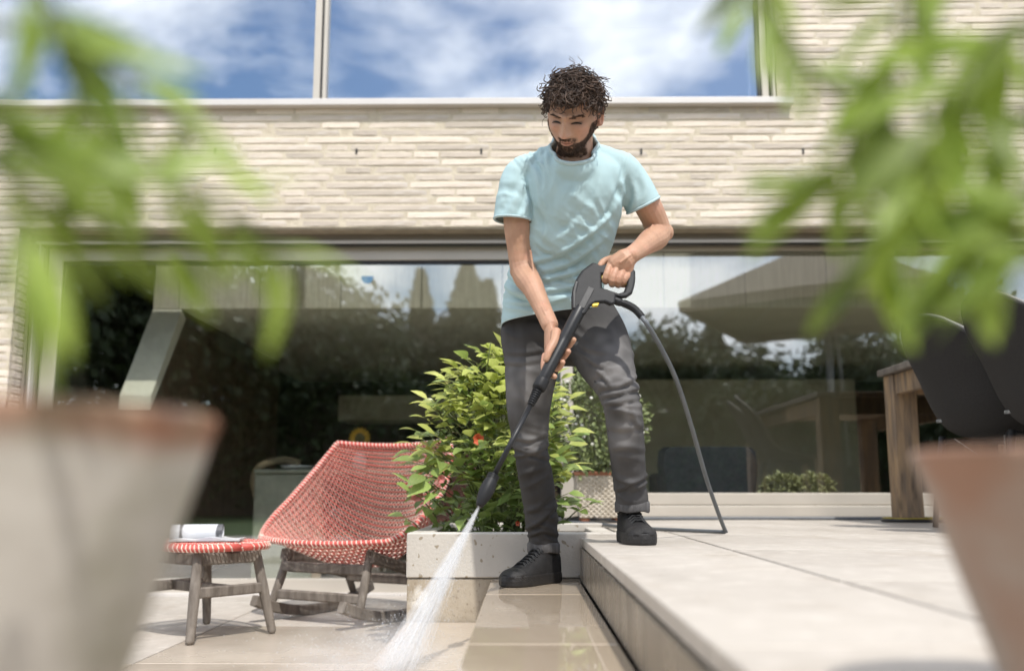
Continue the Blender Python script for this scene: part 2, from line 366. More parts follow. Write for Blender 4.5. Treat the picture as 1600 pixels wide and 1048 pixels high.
def lay(x0, x1, z, keep):
    """one course of bricks; single objects where the photograph shows them, else joined brickwork"""
    global n_br
    x = x0 + rb.choice([0, 0, .0])
    first = True
    while x < x1 - .05:
        L = rb.choice(LEN)
        if first: L = rb.choice([.16, .24, .30, .40, .518]); first = False
        if x + L > x1: L = max([q for q in BM if x + q <= x1 + .001] or [0])
        if L == 0: break
        y = YB + rb.uniform(-.002, .002)
        if keep(x, x + L, z):
            o = link('brick', rb.choice(BM[L]), wall, hi @ Vector((x, y, z)), (0, rb.uniform(-.0010, .0010), 0)); n_br += 1
        else:
            rest.box((x, y, z), (x + L, y + .028, z + .0385))
        x += L + rb.uniform(.009, .013)
def seen(xa, xb, z):
    zc = YB * .987 + (z - CAM_Z) * .158
    pa, pb = 817 + xa / zc * F_PX, 817 + xb / zc * F_PX
    return pb > 2 and pa < 1598 and z < 3.74 and z > 1.15
z = ZL + .004
while z < ZS - .03: lay(-6.5, 6.5, z, seen); z += .0495
z0 = z
while z < UZ1: lay(UX1 + .012, 6.5, z, seen); z += .0495
z = ZL + .004 - .0495
while z > 0: lay(HX1 + .01, 6.5, z, lambda a, b, c: False); z -= .0495
# left jamb: the courses end flush at the reveal and turn into it
z = ZL + .004 - .0495; k = 0
while z > -.04:
    L = (.30, .518, .40)[k % 3]; y = YB + rb.uniform(-.003, .003)
    if seen(HX0 - L, HX0, z): link('brick', rb.choice(BM[L]), wall, hi @ Vector((HX0 - L + .004, y, z))); n_br += 1
    else: rest.box((HX0 - L, y, z), (HX0, y + .028, z + .0385))
    x = HX0 - L - .011
    while x > -6.3: rest.box((x - .5, y, z), (x, y + .028, z + .0385)); x -= .511
    # header in the reveal
    if z > 1.0:
        me = BM[.16][k % 3]; link('brick', me, wall, hi @ Vector((HX0 + .004, YB + .034, z)), (0, 0, R(90))); n_br += 1
    z -= .0495; k += 1
stuff(rest.build('brickwork', M_brick2, wall))
# weep slots in the bed course
for px in (337, 557, 752, 1002, 1255, 1508):
    p = P(px, 237, YB - .002); MB().box((p.x - .006, YB - .0042, p.z - .016), (p.x + .006, YB + .01, p.z + .02)).build('weep_vent', M_black, house)
# soffit of the lintel, steel casing and the blind slot
MB().box((HX0 + .0, YB + .012, ZL - .012), (HX1, 6.05, ZL - .001)).build('lintel_soffit', mat('soffit_render', (.42, .36, .27), rough=.9, scale=12, bump=.3), house)
win = MB().box((HX0 + .002, 5.985, ZL - .062), (HX1, 6.30, ZL - .013)).build('window_frame', M_frame, house)
MB().box((HX0 + .045, 5.972, ZL - .074), (HX1, 5.984, ZL - .056)).build('trim', M_sill, win)
MB().box((HX0 + .045, 5.99, ZL - .082), (HX1, 6.02, ZL - .064)).build('gasket', M_black, win)
# left jamb profile
for x0, x1, ya, mt, nm in ((HX0 + .008, HX0 + .030, 6.00, M_frame, 'jamb'), (HX0 + .032, HX0 + .040, 6.03, M_black, 'gasket'), (HX0 + .042, HX0 + .060, 5.99, M_frame, 'jamb'), (HX0 + .0605, HX0 + .070, 5.984, M_sill, 'trim'), (HX0 + .0705, HX0 + .083, 6.03, M_frame, 'jamb'), (HX0 + .0835, HX0 + .0885, 6.06, M_black, 'gasket')):
    MB().box((x0, ya, -.01), (x1, 6.25, ZL - .064)).build(nm, mt, win)
# sliding leaf (left)
leaf = MB()
leaf.box((-3.066, 6.06, .0), (-2.972, 6.125, 2.172), bev=.003); leaf.box((-2.971, 6.061, 2.088), (.236, 6.124, 2.171), bev=.003)
leaf.box((-2.971, 6.059, .004), (.236, 6.124, .092), bev=.003); leaf.box((.237, 6.06, .0), (.315, 6.125, 2.172), bev=.003)
leaf = leaf.build('sliding_leaf', M_frame_l, house)
MB().box((-2.9715, 6.075, 2.0665), (.236, 6.12, 2.087)).build('gasket', M_black, leaf); MB().box((-2.971, 6.075, .093), (-2.958, 6.12, 2.066)).build('gasket', M_black, leaf)
MB().box((-2.958, 6.088, .093), (.2365, 6.096, 2.066)).build('pane', M_glass, leaf)
MB().box((HX0 + .09, 5.93, -.02), (.40, 6.058, .012)).build('threshold', M_sill, leaf)
# fixed light (right)
fix = MB(); fix.box((.318, 6.10, .462), (4.24, 6.18, .532), bev=.004); fix.box((.318, 6.125, .536), (4.24, 6.19, .609), bev=.004)
fix.box((.318, 6.128, 2.166), (4.24, 6.19, 2.186), bev=.002); fix.box((4.242, 6.10, .46), (4.298, 6.19, 2.186), bev=.004)
fix = fix.build('fixed_light', M_frame_l, house)
MB().box((.316, 6.15, .609), (4.241, 6.158, 2.166)).build('pane', M_glass, fix)
MB().box((.318, 6.09, .40), (4.24, 6.099, .463)).build('gasket', M_black, fix)
# upper window
up = MB().box((-1.356, 5.915, 3.078), (-1.312, 6.0, UZ1 - .03), bev=.002).build('upper_window', M_frame_l, house)
for x0, x1, ya in ((-1.296, -1.272, 5.915), (1.545, 1.588, 5.915), (1.603, 1.622, 5.87)): MB().box((x0, ya, 3.078), (x1, 6.0, UZ1 - .03), bev=.002).build('stile', M_frame_l, up)
for x0, x1 in ((-1.312, -1.296), (1.588, 1.603), (1.522, 1.545)): MB().box((x0 + .0003, 5.932, 3.078), (x1 - .0003, 5.99, UZ1 - .03)).build('gasket', M_black, up)
MB().box((UX0, 5.95, 3.076), (-1.357, 5.958, UZ1)).build('pane', M_glass_up, up); MB().box((-1.2715, 5.95, 3.076), (1.5215, 5.958, UZ1)).build('pane', M_glass_up, up)
MB().box((UX0 - .1, 5.795, 3.031), (1.708, 6.0, 3.075), bev=.004).build('sill', M_sill, up)
# rooms behind the glass
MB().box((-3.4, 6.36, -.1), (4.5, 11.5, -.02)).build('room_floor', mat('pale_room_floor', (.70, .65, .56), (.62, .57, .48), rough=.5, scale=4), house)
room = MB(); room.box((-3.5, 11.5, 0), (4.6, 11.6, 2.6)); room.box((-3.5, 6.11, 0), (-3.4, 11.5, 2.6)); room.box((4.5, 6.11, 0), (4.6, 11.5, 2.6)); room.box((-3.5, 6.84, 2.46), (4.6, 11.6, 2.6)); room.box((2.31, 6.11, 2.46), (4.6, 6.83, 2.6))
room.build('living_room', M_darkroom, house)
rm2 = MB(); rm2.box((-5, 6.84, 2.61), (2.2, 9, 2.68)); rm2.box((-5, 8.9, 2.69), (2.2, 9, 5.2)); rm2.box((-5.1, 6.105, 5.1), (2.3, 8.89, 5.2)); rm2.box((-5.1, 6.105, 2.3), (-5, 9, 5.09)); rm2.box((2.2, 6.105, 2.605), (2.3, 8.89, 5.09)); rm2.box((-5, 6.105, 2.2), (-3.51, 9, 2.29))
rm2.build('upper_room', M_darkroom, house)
YF = 6.80; ZF = P(700, 481, YF).z; XF = P(240, 440, YF).x
bulk = MB().box((XF, YF + .03, ZF), (4.49, 11.49, ZF + .006)).build('ceiling_bulkhead', M_plaster, house)
MB().box((XF, YF + .036, ZF + .007), (4.49, YF + .06, 2.455)).build('backing', M_black, bulk)
x = XF; first = True; pw_ = 127 * mpp((0, YF, ZF))
while x < 4.4:
    w_ = P(281, 440, YF).x - XF if first else pw_
    MB().box((x + .003, YF + .012, ZF + .002), (min(x + w_, 4.49) - .003, YF + .034, 2.45), bev=.002).build('panel', M_panel, bulk); x += w_; first = False
# panelled side wall with a slanting front edge that the sun reaches
X = P(281, 482, YF).x; Zb = P(190, 618, 6.34).z
sw = MB().loft([[(X - .03, YF + .03, ZF - .002), (X - .03, 9.7, ZF - .002), (X - .03, 9.7, 0), (X - .03, 6.45, 0), (X - .03, 6.42, Zb - .1)], [(X, YF + .03, ZF - .002), (X, 9.7, ZF - .002), (X, 9.7, 0), (X, 6.45, 0), (X, 6.42, Zb - .1)]])
sw = sw.build('panelled_wall', M_wenge, house)
XA = XF + .005
MB().loft([[(xx, YF + .01, ZF - .003), (xx, 6.33, Zb), (xx, 6.33, Zb - .1), (xx, YF + .1, ZF - .06)] for xx in (X - (X - XF) * .98, X + .012)]).build('slanting_beam', M_plaster, sw)
MB().box((-1.95, 10.2, 1.36), (.3, 10.8, 1.62)).build('cooker_hood', M_plaster, house)
MB().box((-1.65, 10.9, 1.12), (.3, 11.3, 1.15)).build('shelf', M_plaster, house)
MB().box((.55, 9.9, .3), (3.4, 10.3, 1.75)).build('partition', M_plaster, house)
# ================================================================ FURNITURE
MB().box((.10, 4.875, -.05), (.41, YW + .12, .417)).build('terrace_bed', M_grout, ut)
slab(ut, .10, .36, 4.88, YW + .05, .45, M_stone, 'paving_slab')
M_red = mat('red_weave_fibre', (.60, .115, .09), (.50, .08, .065), rough=.55, scale=30, isl=.18)
M_cream = mat('cream_weave_fibre', (.74, .60, .50), (.66, .50, .42), rough=.55, scale=30, isl=.1)
M_teak = mat('weathered_teak', (.235, .205, .175), (.13, .11, .092), rough=.8, scale=7, bump=.5, bscale=40, stretch=(4, 4, .8), spec=.25)
M_teak2 = mat('honey_weathered_teak', (.40, .27, .155), (.20, .15, .11), rough=.75, scale=5, lo=.35, hi=.62, bump=.5, bscale=30, stretch=(5, 5, .7), spec=.25)
overlay(M_teak2, (.10, .075, .055), 9, .58, .72, .8, stretch=(3, 3, .5))

def surf(front, side, nu, nv, pw=2.2):
    """saddle-shaped shell: centre profile and rim profile (x, halfwidth, z) blended across the width"""
    cs = [Vector((x, 0, z)) for x, z in front]; ss = [Vector(q) for q in side]
    C = spline(cs, nv); S = spline(ss, nv); G = []
    for i in range(nv):
        row = []
        for j in range(nu):
            u = -1 + 2 * j / (nu - 1); k = abs(u) ** pw
            y = S[i].y * math.copysign(abs(u) ** .92, u)
            row.append(Vector((C[i].x * (1 - k) + S[i].x * k, y, C[i].z * (1 - k) + S[i].z * k)))
        G.append(row)
    return G
def weave(G, parent, fr=.0048, fc=.0029, red=None, cream=None, name='weave'):
    nv, nu = len(G), len(G[0]); N = [[None] * nu for _ in range(nv)]
    for i in range(nv):
        for j in range(nu):
            a = G[min(i+1, nv-1)][j] - G[max(i-1, 0)][j]; b = G[i][min(j+1, nu-1)] - G[i][max(j-1, 0)]
            N[i][j] = a.cross(b).normalized()
    r = MB(); c = MB()
    for i in range(nv):
        r.tube([G[i][j] + N[i][j] * (.0012 * (-1) ** (i + j)) for j in range(nu)], fr, n=4, flat=.62 , ref=N[i][0])
    for i in range(nv - 1):
        for s_, tgt, rad, off in ((0, c, fc, .0042), (1, c, fc * .72, -.0015)):
            pts = []
            for j in range(nu):
                up = (j + s_) % 2
                pts.append(G[i + up][j] + N[i + up][j] * (off * (1 if (i + j) % 2 else -.6)))
            tgt.tube(pts, rad, n=4, flat=.7, ref=N[i][0])
    a = stuff(r.build(name, red or M_red, parent, world=False)); b = stuff(c.build(name, cream or M_cream, parent, world=False)); return a, b
def rim_wrap(path, rad, parent, turns):
    MB().tube(path, rad, n=8).build('rim', M_red, parent, smooth=True, world=False)
    K = len(path); h = []
    for i in range(turns * 6):
        t = i / (turns * 6 - 1) * (K - 1); k = min(int(t), K - 2); p = path[k].lerp(path[k+1], t - k); d = (path[k+1] - path[k]).normalized()
        u = d.cross(Vector((0, 0, 1))); u = u.normalized() if u.length > .05 else Vector((1, 0, 0)); w_ = d.cross(u); a = i * math.pi / 3
        h.append(p + (u * math.cos(a) + w_ * math.sin(a)) * (rad + .0012))
    stuff(MB().tube(h, .0034, n=4).build('rim_lacing', M_cream, parent, world=False))

# rocking chair: local +x is the way it faces
rc = thing('rocking_chair', 'red and cream woven rocking chair on weathered wooden rockers', 'chair', (-.84, 4.97, 0), R(-120))
NU, NV = 49, 58
front = [(.35, .375), (.23, .315), (.08, .26), (-.10, .245), (-.23, .335), (-.315, .52), (-.35, .70), (-.37, .865)]
side = [(.26, .40, .39), (.19, .45, .43), (.09, .475, .50), (-.01, .48, .57), (-.09, .47, .645), (-.16, .45, .72), (-.22, .42, .80), (-.27, .375, .885)]
G = surf(front, side, NU, NV, 2.0)
weave(G, rc)
border = [G[0][j] for j in range(NU)] + [G[i][NU-1] for i in range(1, NV)] + [G[NV-1][j] for j in range(NU-2, -1, -1)] + [G[i][0] for i in range(NV-2, -1, -1)]
border = [(border[i-1] + border[i] * 2 + border[(i+1) % len(border)]) / 4 for i in range(len(border))]; border = spline(border + border[:1], 300)
rim_wrap(border, .0135, rc, 150)
def bar(a, b, w, h, n=1):
    """rectangular bar with softened edges between two points"""
    a, b = Vector(a), Vector(b); t = (b - a).normalized(); u = Vector((0, 0, 1)) - t * t.z
    u = u.normalized() if u.length > .1 else Vector((1, 0, 0)); s_ = t.cross(u); c = min(w, h) * .22
    pr = [(-w/2+c, -h/2), (w/2-c, -h/2), (w/2, -h/2+c), (w/2, h/2-c), (w/2-c, h/2), (-w/2+c, h/2), (-w/2, h/2-c), (-w/2, -h/2+c)]
    return MB().loft([[p + s_ * x + u * y for x, y in pr] for p in (a, b)])
for s_ in (-1, 1):
    y = .27 * s_; pts = []
    rk = MB(); R0 = 1.25; rings = []
    for i in range(17):
        a = R(-21 + 42 * i / 16); x = R0 * math.sin(a) - .02; z = R0 - R0 * math.cos(a); tx, tz = math.cos(a), math.sin(a); nx, nz = -tz, tx
        w_, h_ = .042, .05
        rings.append([(x + nx * hh, y + ww, z + nz * hh) for ww, hh in ((-w_/2, .004), (-w_/2+.006, 0), (w_/2-.006, 0), (w_/2, .004), (w_/2, h_-.005), (w_/2-.006, h_), (-w_/2+.006, h_), (-w_/2, h_-.005))])
    rk.loft(rings).build('rocker', M_teak, rc, world=False)
    MB().tube([(.30, y * 1.02, .075), (.25, y * .98, .20), (.205, y * .95, .345)], [.019, .022, .019], n=10, rnd=True).build('leg', M_teak, rc, smooth=True, world=False)
    MB().tube([(-.33, y * 1.02, .06), (-.27, y * .99, .16), (-.215, y * .95, .25)], [.018, .021, .019], n=10, rnd=True).build('leg', M_teak, rc, smooth=True, world=False)
    bar((.225, y * 1.04, .315), (-.25, y * 1.04, .19), .032, .055).build('side_rail', M_teak, rc, world=False)
bar((.24, -.26, .255), (.24, .26, .255), .035, .05).build('cross_rail', M_teak, rc, world=False)
bar((-.26, -.26, .17), (-.26, .26, .17), .035, .05).build('cross_rail', M_teak, rc, world=False)
bar((.27, -.27, .125), (.27, .27, .125), .03, .045).build('cross_rail', M_teak, rc, world=False)

# footstool: long side runs from near right to far left
A_, B_, C_ = Vector((-1.34, 4.06, 0)), Vector((-1.06, 4.29, 0)), Vector((-1.46, 4.64, 0))
ctr = (B_ + C_) / 2 + Vector((-.06, -.0, 0)); 
fs = thing('footstool', 'low woven red footstool with splayed weathered wooden legs', 'stool', (-1.43, 4.40, 0), R(-38))
LX, LY = .27, .215
Gs = []
for i in range(22):
    row = []
    for j in range(29):
        u = -1 + 2 * j / 28; v = -1 + 2 * i / 21
        a = max(abs(u), abs(v)); rr_ = (abs(u) ** 4 + abs(v) ** 4) ** .25 if a > 0 else 1; k = a / rr_ if rr_ > 0 else 1
        row.append(Vector((u * k * LX, v * k * LY, .405 - .03 * max(0, a - .55) ** 2 - .010 * (1 - a * a))))
    Gs.append(row)
weave(Gs, fs)
bp_ = [Vector((LX * 1.0 * math.copysign(abs(math.cos(t)) ** .55, math.cos(t)), LY * math.copysign(abs(math.sin(t)) ** .55, math.sin(t)), .383)) for t in np.linspace(0, 2 * math.pi, 64)]
rim_wrap(bp_, .016, fs, 60)
for sx in (-1, 1):
    for sy in (-1, 1):
        MB().tube([(sx * .245, sy * .205, .016), (sx * .215, sy * .175, .19), (sx * .185, sy * .145, .37)], [.0185, .023, .020], n=12, rnd=True).build('leg', M_teak, fs, smooth=True, world=False)
for sy in (-1, 1): bar((-.19, sy * .147, .335), (.19, sy * .147, .335), .03, .05).build('apron', M_teak, fs, world=False)
for sx in (-1, 1): bar((sx * .19, -.145, .335), (sx * .19, .145, .335), .03, .05).build('apron', M_teak, fs, world=False)
bar((-.21, .0, .20), (.21, 0, .20), .026, .045).build('stretcher', M_teak, fs, world=False)
for sx in (-1, 1): bar((sx * .215, -.17, .20), (sx * .215, .17, .20), .026, .045).build('stretcher', M_teak, fs, world=False)

# magazine lying open on the stool with its front half rolled back
M_paper = mat('white_paper', (.62, .62, .63), (.48, .50, .54), rough=.5, scale=9)
overlay(M_paper, (.03, .03, .035), 11, .50, .53, .92, detail=1, stretch=(1.2, .2, .2))
M_page = mat('page_edges', (.60, .59, .58), (.45, .45, .46), rough=.6, scale=14)
overlay(M_page, (.42, .44, .5), 6, .56, .62, .6)
mg = thing('magazine', 'open magazine with rolled page lying on the woven footstool', 'magazine', (-1.40, 4.30, .409), R(8))
fl = MB(); rg = []
for i in range(13):
    x = -.13 + .30 * i / 12; z = .006 + .006 * math.sin(i / 12 * 3.1) ** 2 + (.004 * math.sin(i * 1.1))
    rg.append([(x, -.09, 0), (x, .11, 0), (x, .11, z), (x, -.09, z)])
fl.loft(rg).build('page_block', M_page, mg, world=False)
rg = []
for i in range(22):
    a = -1.2 + i / 21 * 5.4; r_ = .024 + .0009 * i
    cx, cz = -.03, .034
    rg.append([(cx - .11, .02 + r_ * math.cos(a), cz + r_ * math.sin(a)), (cx + .11, .03 + r_ * math.cos(a), cz + r_ * math.sin(a)), (cx + .11, .03 + (r_ - .002) * math.cos(a), cz + (r_ - .002) * math.sin(a)), (cx - .11, .02 + (r_ - .002) * math.cos(a), cz + (r_ - .002) * math.sin(a))])
MB().loft(rg).build('rolled_cover', M_paper, mg, smooth=False, world=False)

# outdoor dining table at the right
tb = thing('dining_table', 'chunky weathered wooden table leg and top beside the terrace window', 'table', (2.62, 4.7, .45))
zt = 1.305
for (x, y) in ((2.07, 5.55), (3.1, 5.55), (2.07, 3.4), (3.1, 3.4)):
    MB().box((x, y - .13, .452), (x + .135, y, zt - .036), bev=.006).build('leg', M_teak2, tb)
MB().box((2.085, 3.532, zt - .15), (2.125, 5.418, zt - .037), bev=.004).build('apron', M_teak2, tb)
MB().box((3.19, 3.532, zt - .15), (3.23, 5.418, zt - .037), bev=.004).build('apron', M_teak2, tb)
MB().box((2.207, 5.43, zt - .15), (3.098, 5.47, zt - .037), bev=.004).build('apron', M_teak2, tb)
for k in range(8): MB().box((2.045 + k * .152, 3.25, zt - .035), (2.045 + k * .152 + .148, 5.575, zt), bev=.004).build('plank', M_teak if k == 0 else M_teak2, tb)
# shell chairs
M_shell = mat('charcoal_sling_fabric', (.030, .028, .027), (.022, .020, .019), rough=.75, scale=180, bump=.35, bscale=900, spec=.3)
M_seam = mat('grey_piping', (.22, .21, .20), rough=.6)
M_leg = mat('dark_metal_leg', (.03, .03, .03), rough=.45, metal=.4)
M_tag = mat('silver_tag', (.35, .35, .35), (.2, .2, .2), rough=.4, metal=.5, scale=60)
M_oak = mat('oak_leg', (.46, .36, .26), (.36, .27, .19), rough=.6, scale=9, stretch=(6, 6, .6))
def shell_chair(label, loc, rz):
    t = thing('sling_chair', label, 'chair', loc, rz, 'charcoal chairs at the outdoor table')
    # local +x faces the table; the back leans towards -x
    cs = [(.25, .425), (.05, .415), (-.13, .425), (-.215, .50), (-.27, .64), (-.34, .80), (-.415, .945)]
    ss = [(.24, .22, .44), (.08, .245, .455), (-.07, .25, .50), (-.14, .25, .58), (-.205, .245, .70), (-.285, .225, .82), (-.385, .13, .915)]
    G = surf(cs, ss, 17, 26, 2.2)
    m = MB(); nv, nu = len(G), len(G[0])
    top = [p for r in G for p in r]; Nn = []
    for i in range(nv):
        for j in range(nu):
            a = G[min(i+1, nv-1)][j] - G[max(i-1, 0)][j]; b = G[i][min(j+1, nu-1)] - G[i][max(j-1, 0)]; Nn.append(a.cross(b).normalized())
    v = top + [p + n * .014 for p, n in zip(top, Nn)]; f = []; o = nv * nu
    for i in range(nv - 1):
        for j in range(nu - 1):
            q = (i*nu+j, i*nu+j+1, (i+1)*nu+j+1, (i+1)*nu+j); f.append(q); f.append(tuple(reversed([k + o for k in q])))
    ed = [j for j in range(nu)] + [i*nu+nu-1 for i in range(1, nv)] + [(nv-1)*nu+j for j in range(nu-2, -1, -1)] + [i*nu for i in range(nv-2, 0, -1)]
    for a, b in zip(ed, ed[1:] + ed[:1]): f.append((b, a, a + o, b + o))
    m.add(v, f).build('shell', M_shell, t, smooth=True, world=False)
    path = [v[i] for i in ed] + [v[ed[0]]]
    MB().tube(path, .0075, n=6).build('piping', M_seam, t, smooth=True, world=False)
    for sx, sy in ((.2, .2), (.2, -.2), (-.14, .2), (-.14, -.2)):
        MB().tube([(sx * 1.25 - .02, sy * 1.12, .004), (sx, sy, .42)], [.013, .017], n=8).build('leg', M_oak if sx > 0 else M_leg, t, smooth=True, world=False)
    bar((.2, .19, .40), (-.14, .19, .40), .02, .025).build('seat_rail', M_leg, t, world=False); bar((.2, -.19, .40), (-.14, -.19, .40), .02, .025).build('seat_rail', M_leg, t, world=False)
    MB().tube([(-.12, .15, .41), (.16, -.17, .05)], .003, n=5).build('brace_wire', M_tag, t, world=False); MB().tube([(-.12, -.15, .41), (.16, .17, .05)], .003, n=5).build('brace_wire', M_tag, t, world=False)
    MB().box((-.199, .135, .483), (-.184, .168, .497), bev=.001).build('tag', M_tag, t, world=False)
    return t
shell_chair('charcoal sling chair nearest the wooden table leg', (2.16, 4.42, .451), R(18))
shell_chair('charcoal sling chair cut off by the right edge of the picture', (2.21, 3.88, .451), R(12))
M_yellow = mat('yellow_stripe', (.55, .42, .02), rough=.5)
M_hose = mat('grey_hose', (.115, .125, .135), (.09, .10, .11), rough=.45, scale=20)
M_hose_b = mat('black_hose', (.02, .02, .022), (.015, .015, .015), rough=.4)
# black and yellow garden hose round the table leg
gh = thing('garden_hose', 'black garden hose with yellow stripe looped round the table leg', 'hose', (2.1, 5.5, .45))
pth = spline([(3.0, 5.25, .463), (2.5, 5.36, .463), (2.2, 5.36, .463), (2.03, 5.40, .463), (2.02, 5.55, .463), (2.15, 5.62, .463), (2.5, 5.66, .463), (3.2, 5.72, .463)], 70)
MB().tube(pth, .011, n=8).build('hose_body', M_hose_b, gh, smooth=True)
MB().tube([p + Vector((0, -.004, .009)) for p in pth], .0035, n=5).build('stripe', M_yellow, gh)

# pot with a diamond lattice, standing on clay feet on the upper terrace
M_cer = mat('cream_ceramic', (.62, .565, .48), (.52, .46, .37), rough=.55, scale=10, bump=.2)
M_terra = mat('terracotta', (.42, .19, .11), (.33, .14, .08), rough=.85, scale=8, bump=.3)
lp = thing('lattice_pot', 'cream square pot with raised diamond lattice and terracotta rim', 'pot', (.43, 5.45, .45))
cx, cy = .43, 5.45
def sq(r, z, n=6):
    pts = []
    for k in range(4):
        for i in range(n):
            t = -1 + 2 * i / n; q = [(t, -1), (1, t), (-t, 1), (-1, -t)][k]; pts.append((cx + q[0] * r, cy + q[1] * r, z))
    return pts
MB().loft([sq(.118, .478), sq(.121, .482), sq(.143, .70), sq(.143, .705)]).build('body', M_cer, lp)
MB().loft([sq(.149, .7055), sq(.151, .71), sq(.151, .722), sq(.147, .726), sq(.13, .727), sq(.128, .712)]).build('rim', M_terra, lp)
lat = MB()
def pface(u, w_, off=.003): r = .121 + (.143 - .121) * w_; return Vector((cx + u * r, cy - r - off, .482 + .218 * w_))
for k in range(-7, 15):
    for sgn in (1, -1):
        pts = []
        for i in range(9):
            w_ = i / 8; u = (k / 4 - 1) + sgn * (w_ - .5) * 2
            if -1 <= u <= 1: pts.append(pface(u, w_))
        if len(pts) > 1: lat.tube(pts, .0042, n=5)
stuff(lat.build('lattice', M_cer, lp))
for sx in (-1, 1):
    for sy in (-1, 1): MB().ball((cx + sx * .09, cy + sy * .09, .4655), (.026, .026, .0145), n=8, k=5).build('foot', M_terra, lp, smooth=True)
MB().loft([sq(.132, .7065), sq(.131, .715)]).build('soil', M_soil, lp)

# ---------------------------------------------------------------- inside the room
M_cloth = mat('sage_cloth', (.30, .31, .25), (.25, .26, .21), rough=.9, scale=10, bump=.2)
M_cer2 = mat('white_plate', (.7, .7, .68), rough=.25)
M_beige = mat('beige_chair_fabric', (.30, .24, .15), (.25, .2, .12), rough=.9, scale=40)
M_greyf = mat('grey_armchair_fabric', (.115, .12, .125), (.09, .095, .10), rough=.9, scale=60, bump=.3)
it = thing('indoor_table', 'sage green covered table standing indoors behind the rocking chair', 'table', (-1.45, 7.2, -.02))
MB().box((-1.93, 7.0, .005), (-1.50, 7.04, .745), bev=.01).build('end_panel', M_cloth, it); MB().box((-1.93, 6.98, .748), (-.7, 7.8, .775), bev=.006).build('table_top', M_cloth, it)
MB().box((-1.498, 7.01, .005), (-1.44, 7.06, .745)).build('leg', M_oak, it); MB().box((-.80, 7.0, .005), (-.74, 7.06, .745)).build('leg', M_oak, it); MB().box((-.80, 7.7, .005), (-.74, 7.76, .745)).build('leg', M_oak, it)
pl = tag(MB().lathe([(.07, 0), (.11, .012), (.125, .03), (.12, .03), (.10, .016), (.02, .008)], (-1.66, 7.16, .776), n=20).build('plate', M_cer2, smooth=True), 'white plate on the sage table seen through the glass', 'plate')
dc = thing('dining_chair', 'beige dining chair back behind the sage table indoors', 'chair', (-2.0, 7.5, -.02))
MB().tube(spline([(-1.98, 7.45, .45), (-2.06, 7.45, .7), (-2.0, 7.47, .82), (-1.85, 7.5, .86), (-1.72, 7.5, .83)], 14), .03, n=8, flat=.6).build('backrest', M_beige, dc, smooth=True)
MB().box((-2.0, 7.3, .42), (-1.6, 7.7, .47), bev=.015).build('seat', M_beige, dc)
for x, y in ((-1.98, 7.33), (-1.64, 7.33), (-1.98, 7.67), (-1.64, 7.67)): MB().tube([(x, y, -.015), (x, y, .42)], .018, n=8).build('leg', M_oak, dc)
sv = thing('sunflower_vase', 'sunflower in a vase on the sage table indoors', 'flower vase', (-1.21, 7.2, .777))
MB().lathe([(.04, 0), (.055, .03), (.05, .09), (.03, .12), (.034, .135)], (-1.21, 7.2, .777), n=16).build('vase', M_cer2, sv, smooth=True)
M_sun = leafmat('sunflower_petal', (.65, .40, .03), (.55, .3, .02)); M_sund = mat('sunflower_heart', (.16, .14, .05), (.08, .06, .02), rough=.9, scale=60)
M_stem = mat('green_stem', (.10, .17, .04), (.08, .13, .03), rough=.6)
MB().tube([(-1.21, 7.2, .80), (-1.205, 7.18, 1.0)], .006, n=6).build('stem', M_stem, sv)
hb = MB().ball((-1.203, 7.165, 1.005), (.045, .02, .045), n=12, k=6).build('flower_head', M_sund, sv, smooth=True)
pm = MB()
for k in range(18):
    a = k * 2 * math.pi / 18; d = Vector((math.cos(a), -.25, math.sin(a))); s_ = Vector((-math.sin(a), 0, math.cos(a))); c = Vector((-1.203, 7.165, 1.005))
    pm.add([c + d * .038 + s_ * .008, c + d * .06 + s_ * .012, c + d * .085, c + d * .06 - s_ * .012, c + d * .038 - s_ * .008], [(0, 1, 2, 3, 4)])
pm.build('petals', M_sun, hb)
ac = thing('armchair', 'grey fabric armchair inside the window behind the hose', 'armchair', (1.3, 7.1, -.02))
MB().loft([[(x0, y, z) for (x0, y) in ((.99 + i, 6.86), (1.62 - i, 6.86), (1.66 - i, 6.92), (1.64 - i, 6.98), (.97 + i, 6.98), (.95 + i, 6.92))] for z, i in ((.40, .05), (.5, .03), (.8, .0), (.90, .01), (.93, .05))]).build('backrest', M_greyf, ac)
MB().box((.98, 6.99, .40), (1.63, 7.55, .58), bev=.03).build('seat', M_greyf, ac)
for x in (.96, 1.58): MB().box((x, 7.0, .585), (x + .07, 7.5, .75), bev=.02).build('armrest', M_greyf, ac)
for x, y in ((1.02, 6.95), (1.58, 6.95), (1.02, 7.5), (1.58, 7.5)): MB().tube([(x, y, -.015), (x, y, .40)], .02, n=8).build('leg', M_oak, ac)
stk = P(574, 437, 6.086)
tag(MB().loft([[stk + Vector((x * .038, -.0, z * .026)) + Vector((0, yy, 0)) for x, z in ((-1, .9), (1, .9), (.95, 0), (.6, -.75), (0, -.95), (-.6, -.75), (-.95, 0))] for yy in (0, .0015)]).build('glass_sticker', mat('blue_sticker', (.16, .36, .62), (.3, .5, .7), rough=.4, scale=40)), 'small blue cup-shaped sticker on the sliding pane', 'sticker')
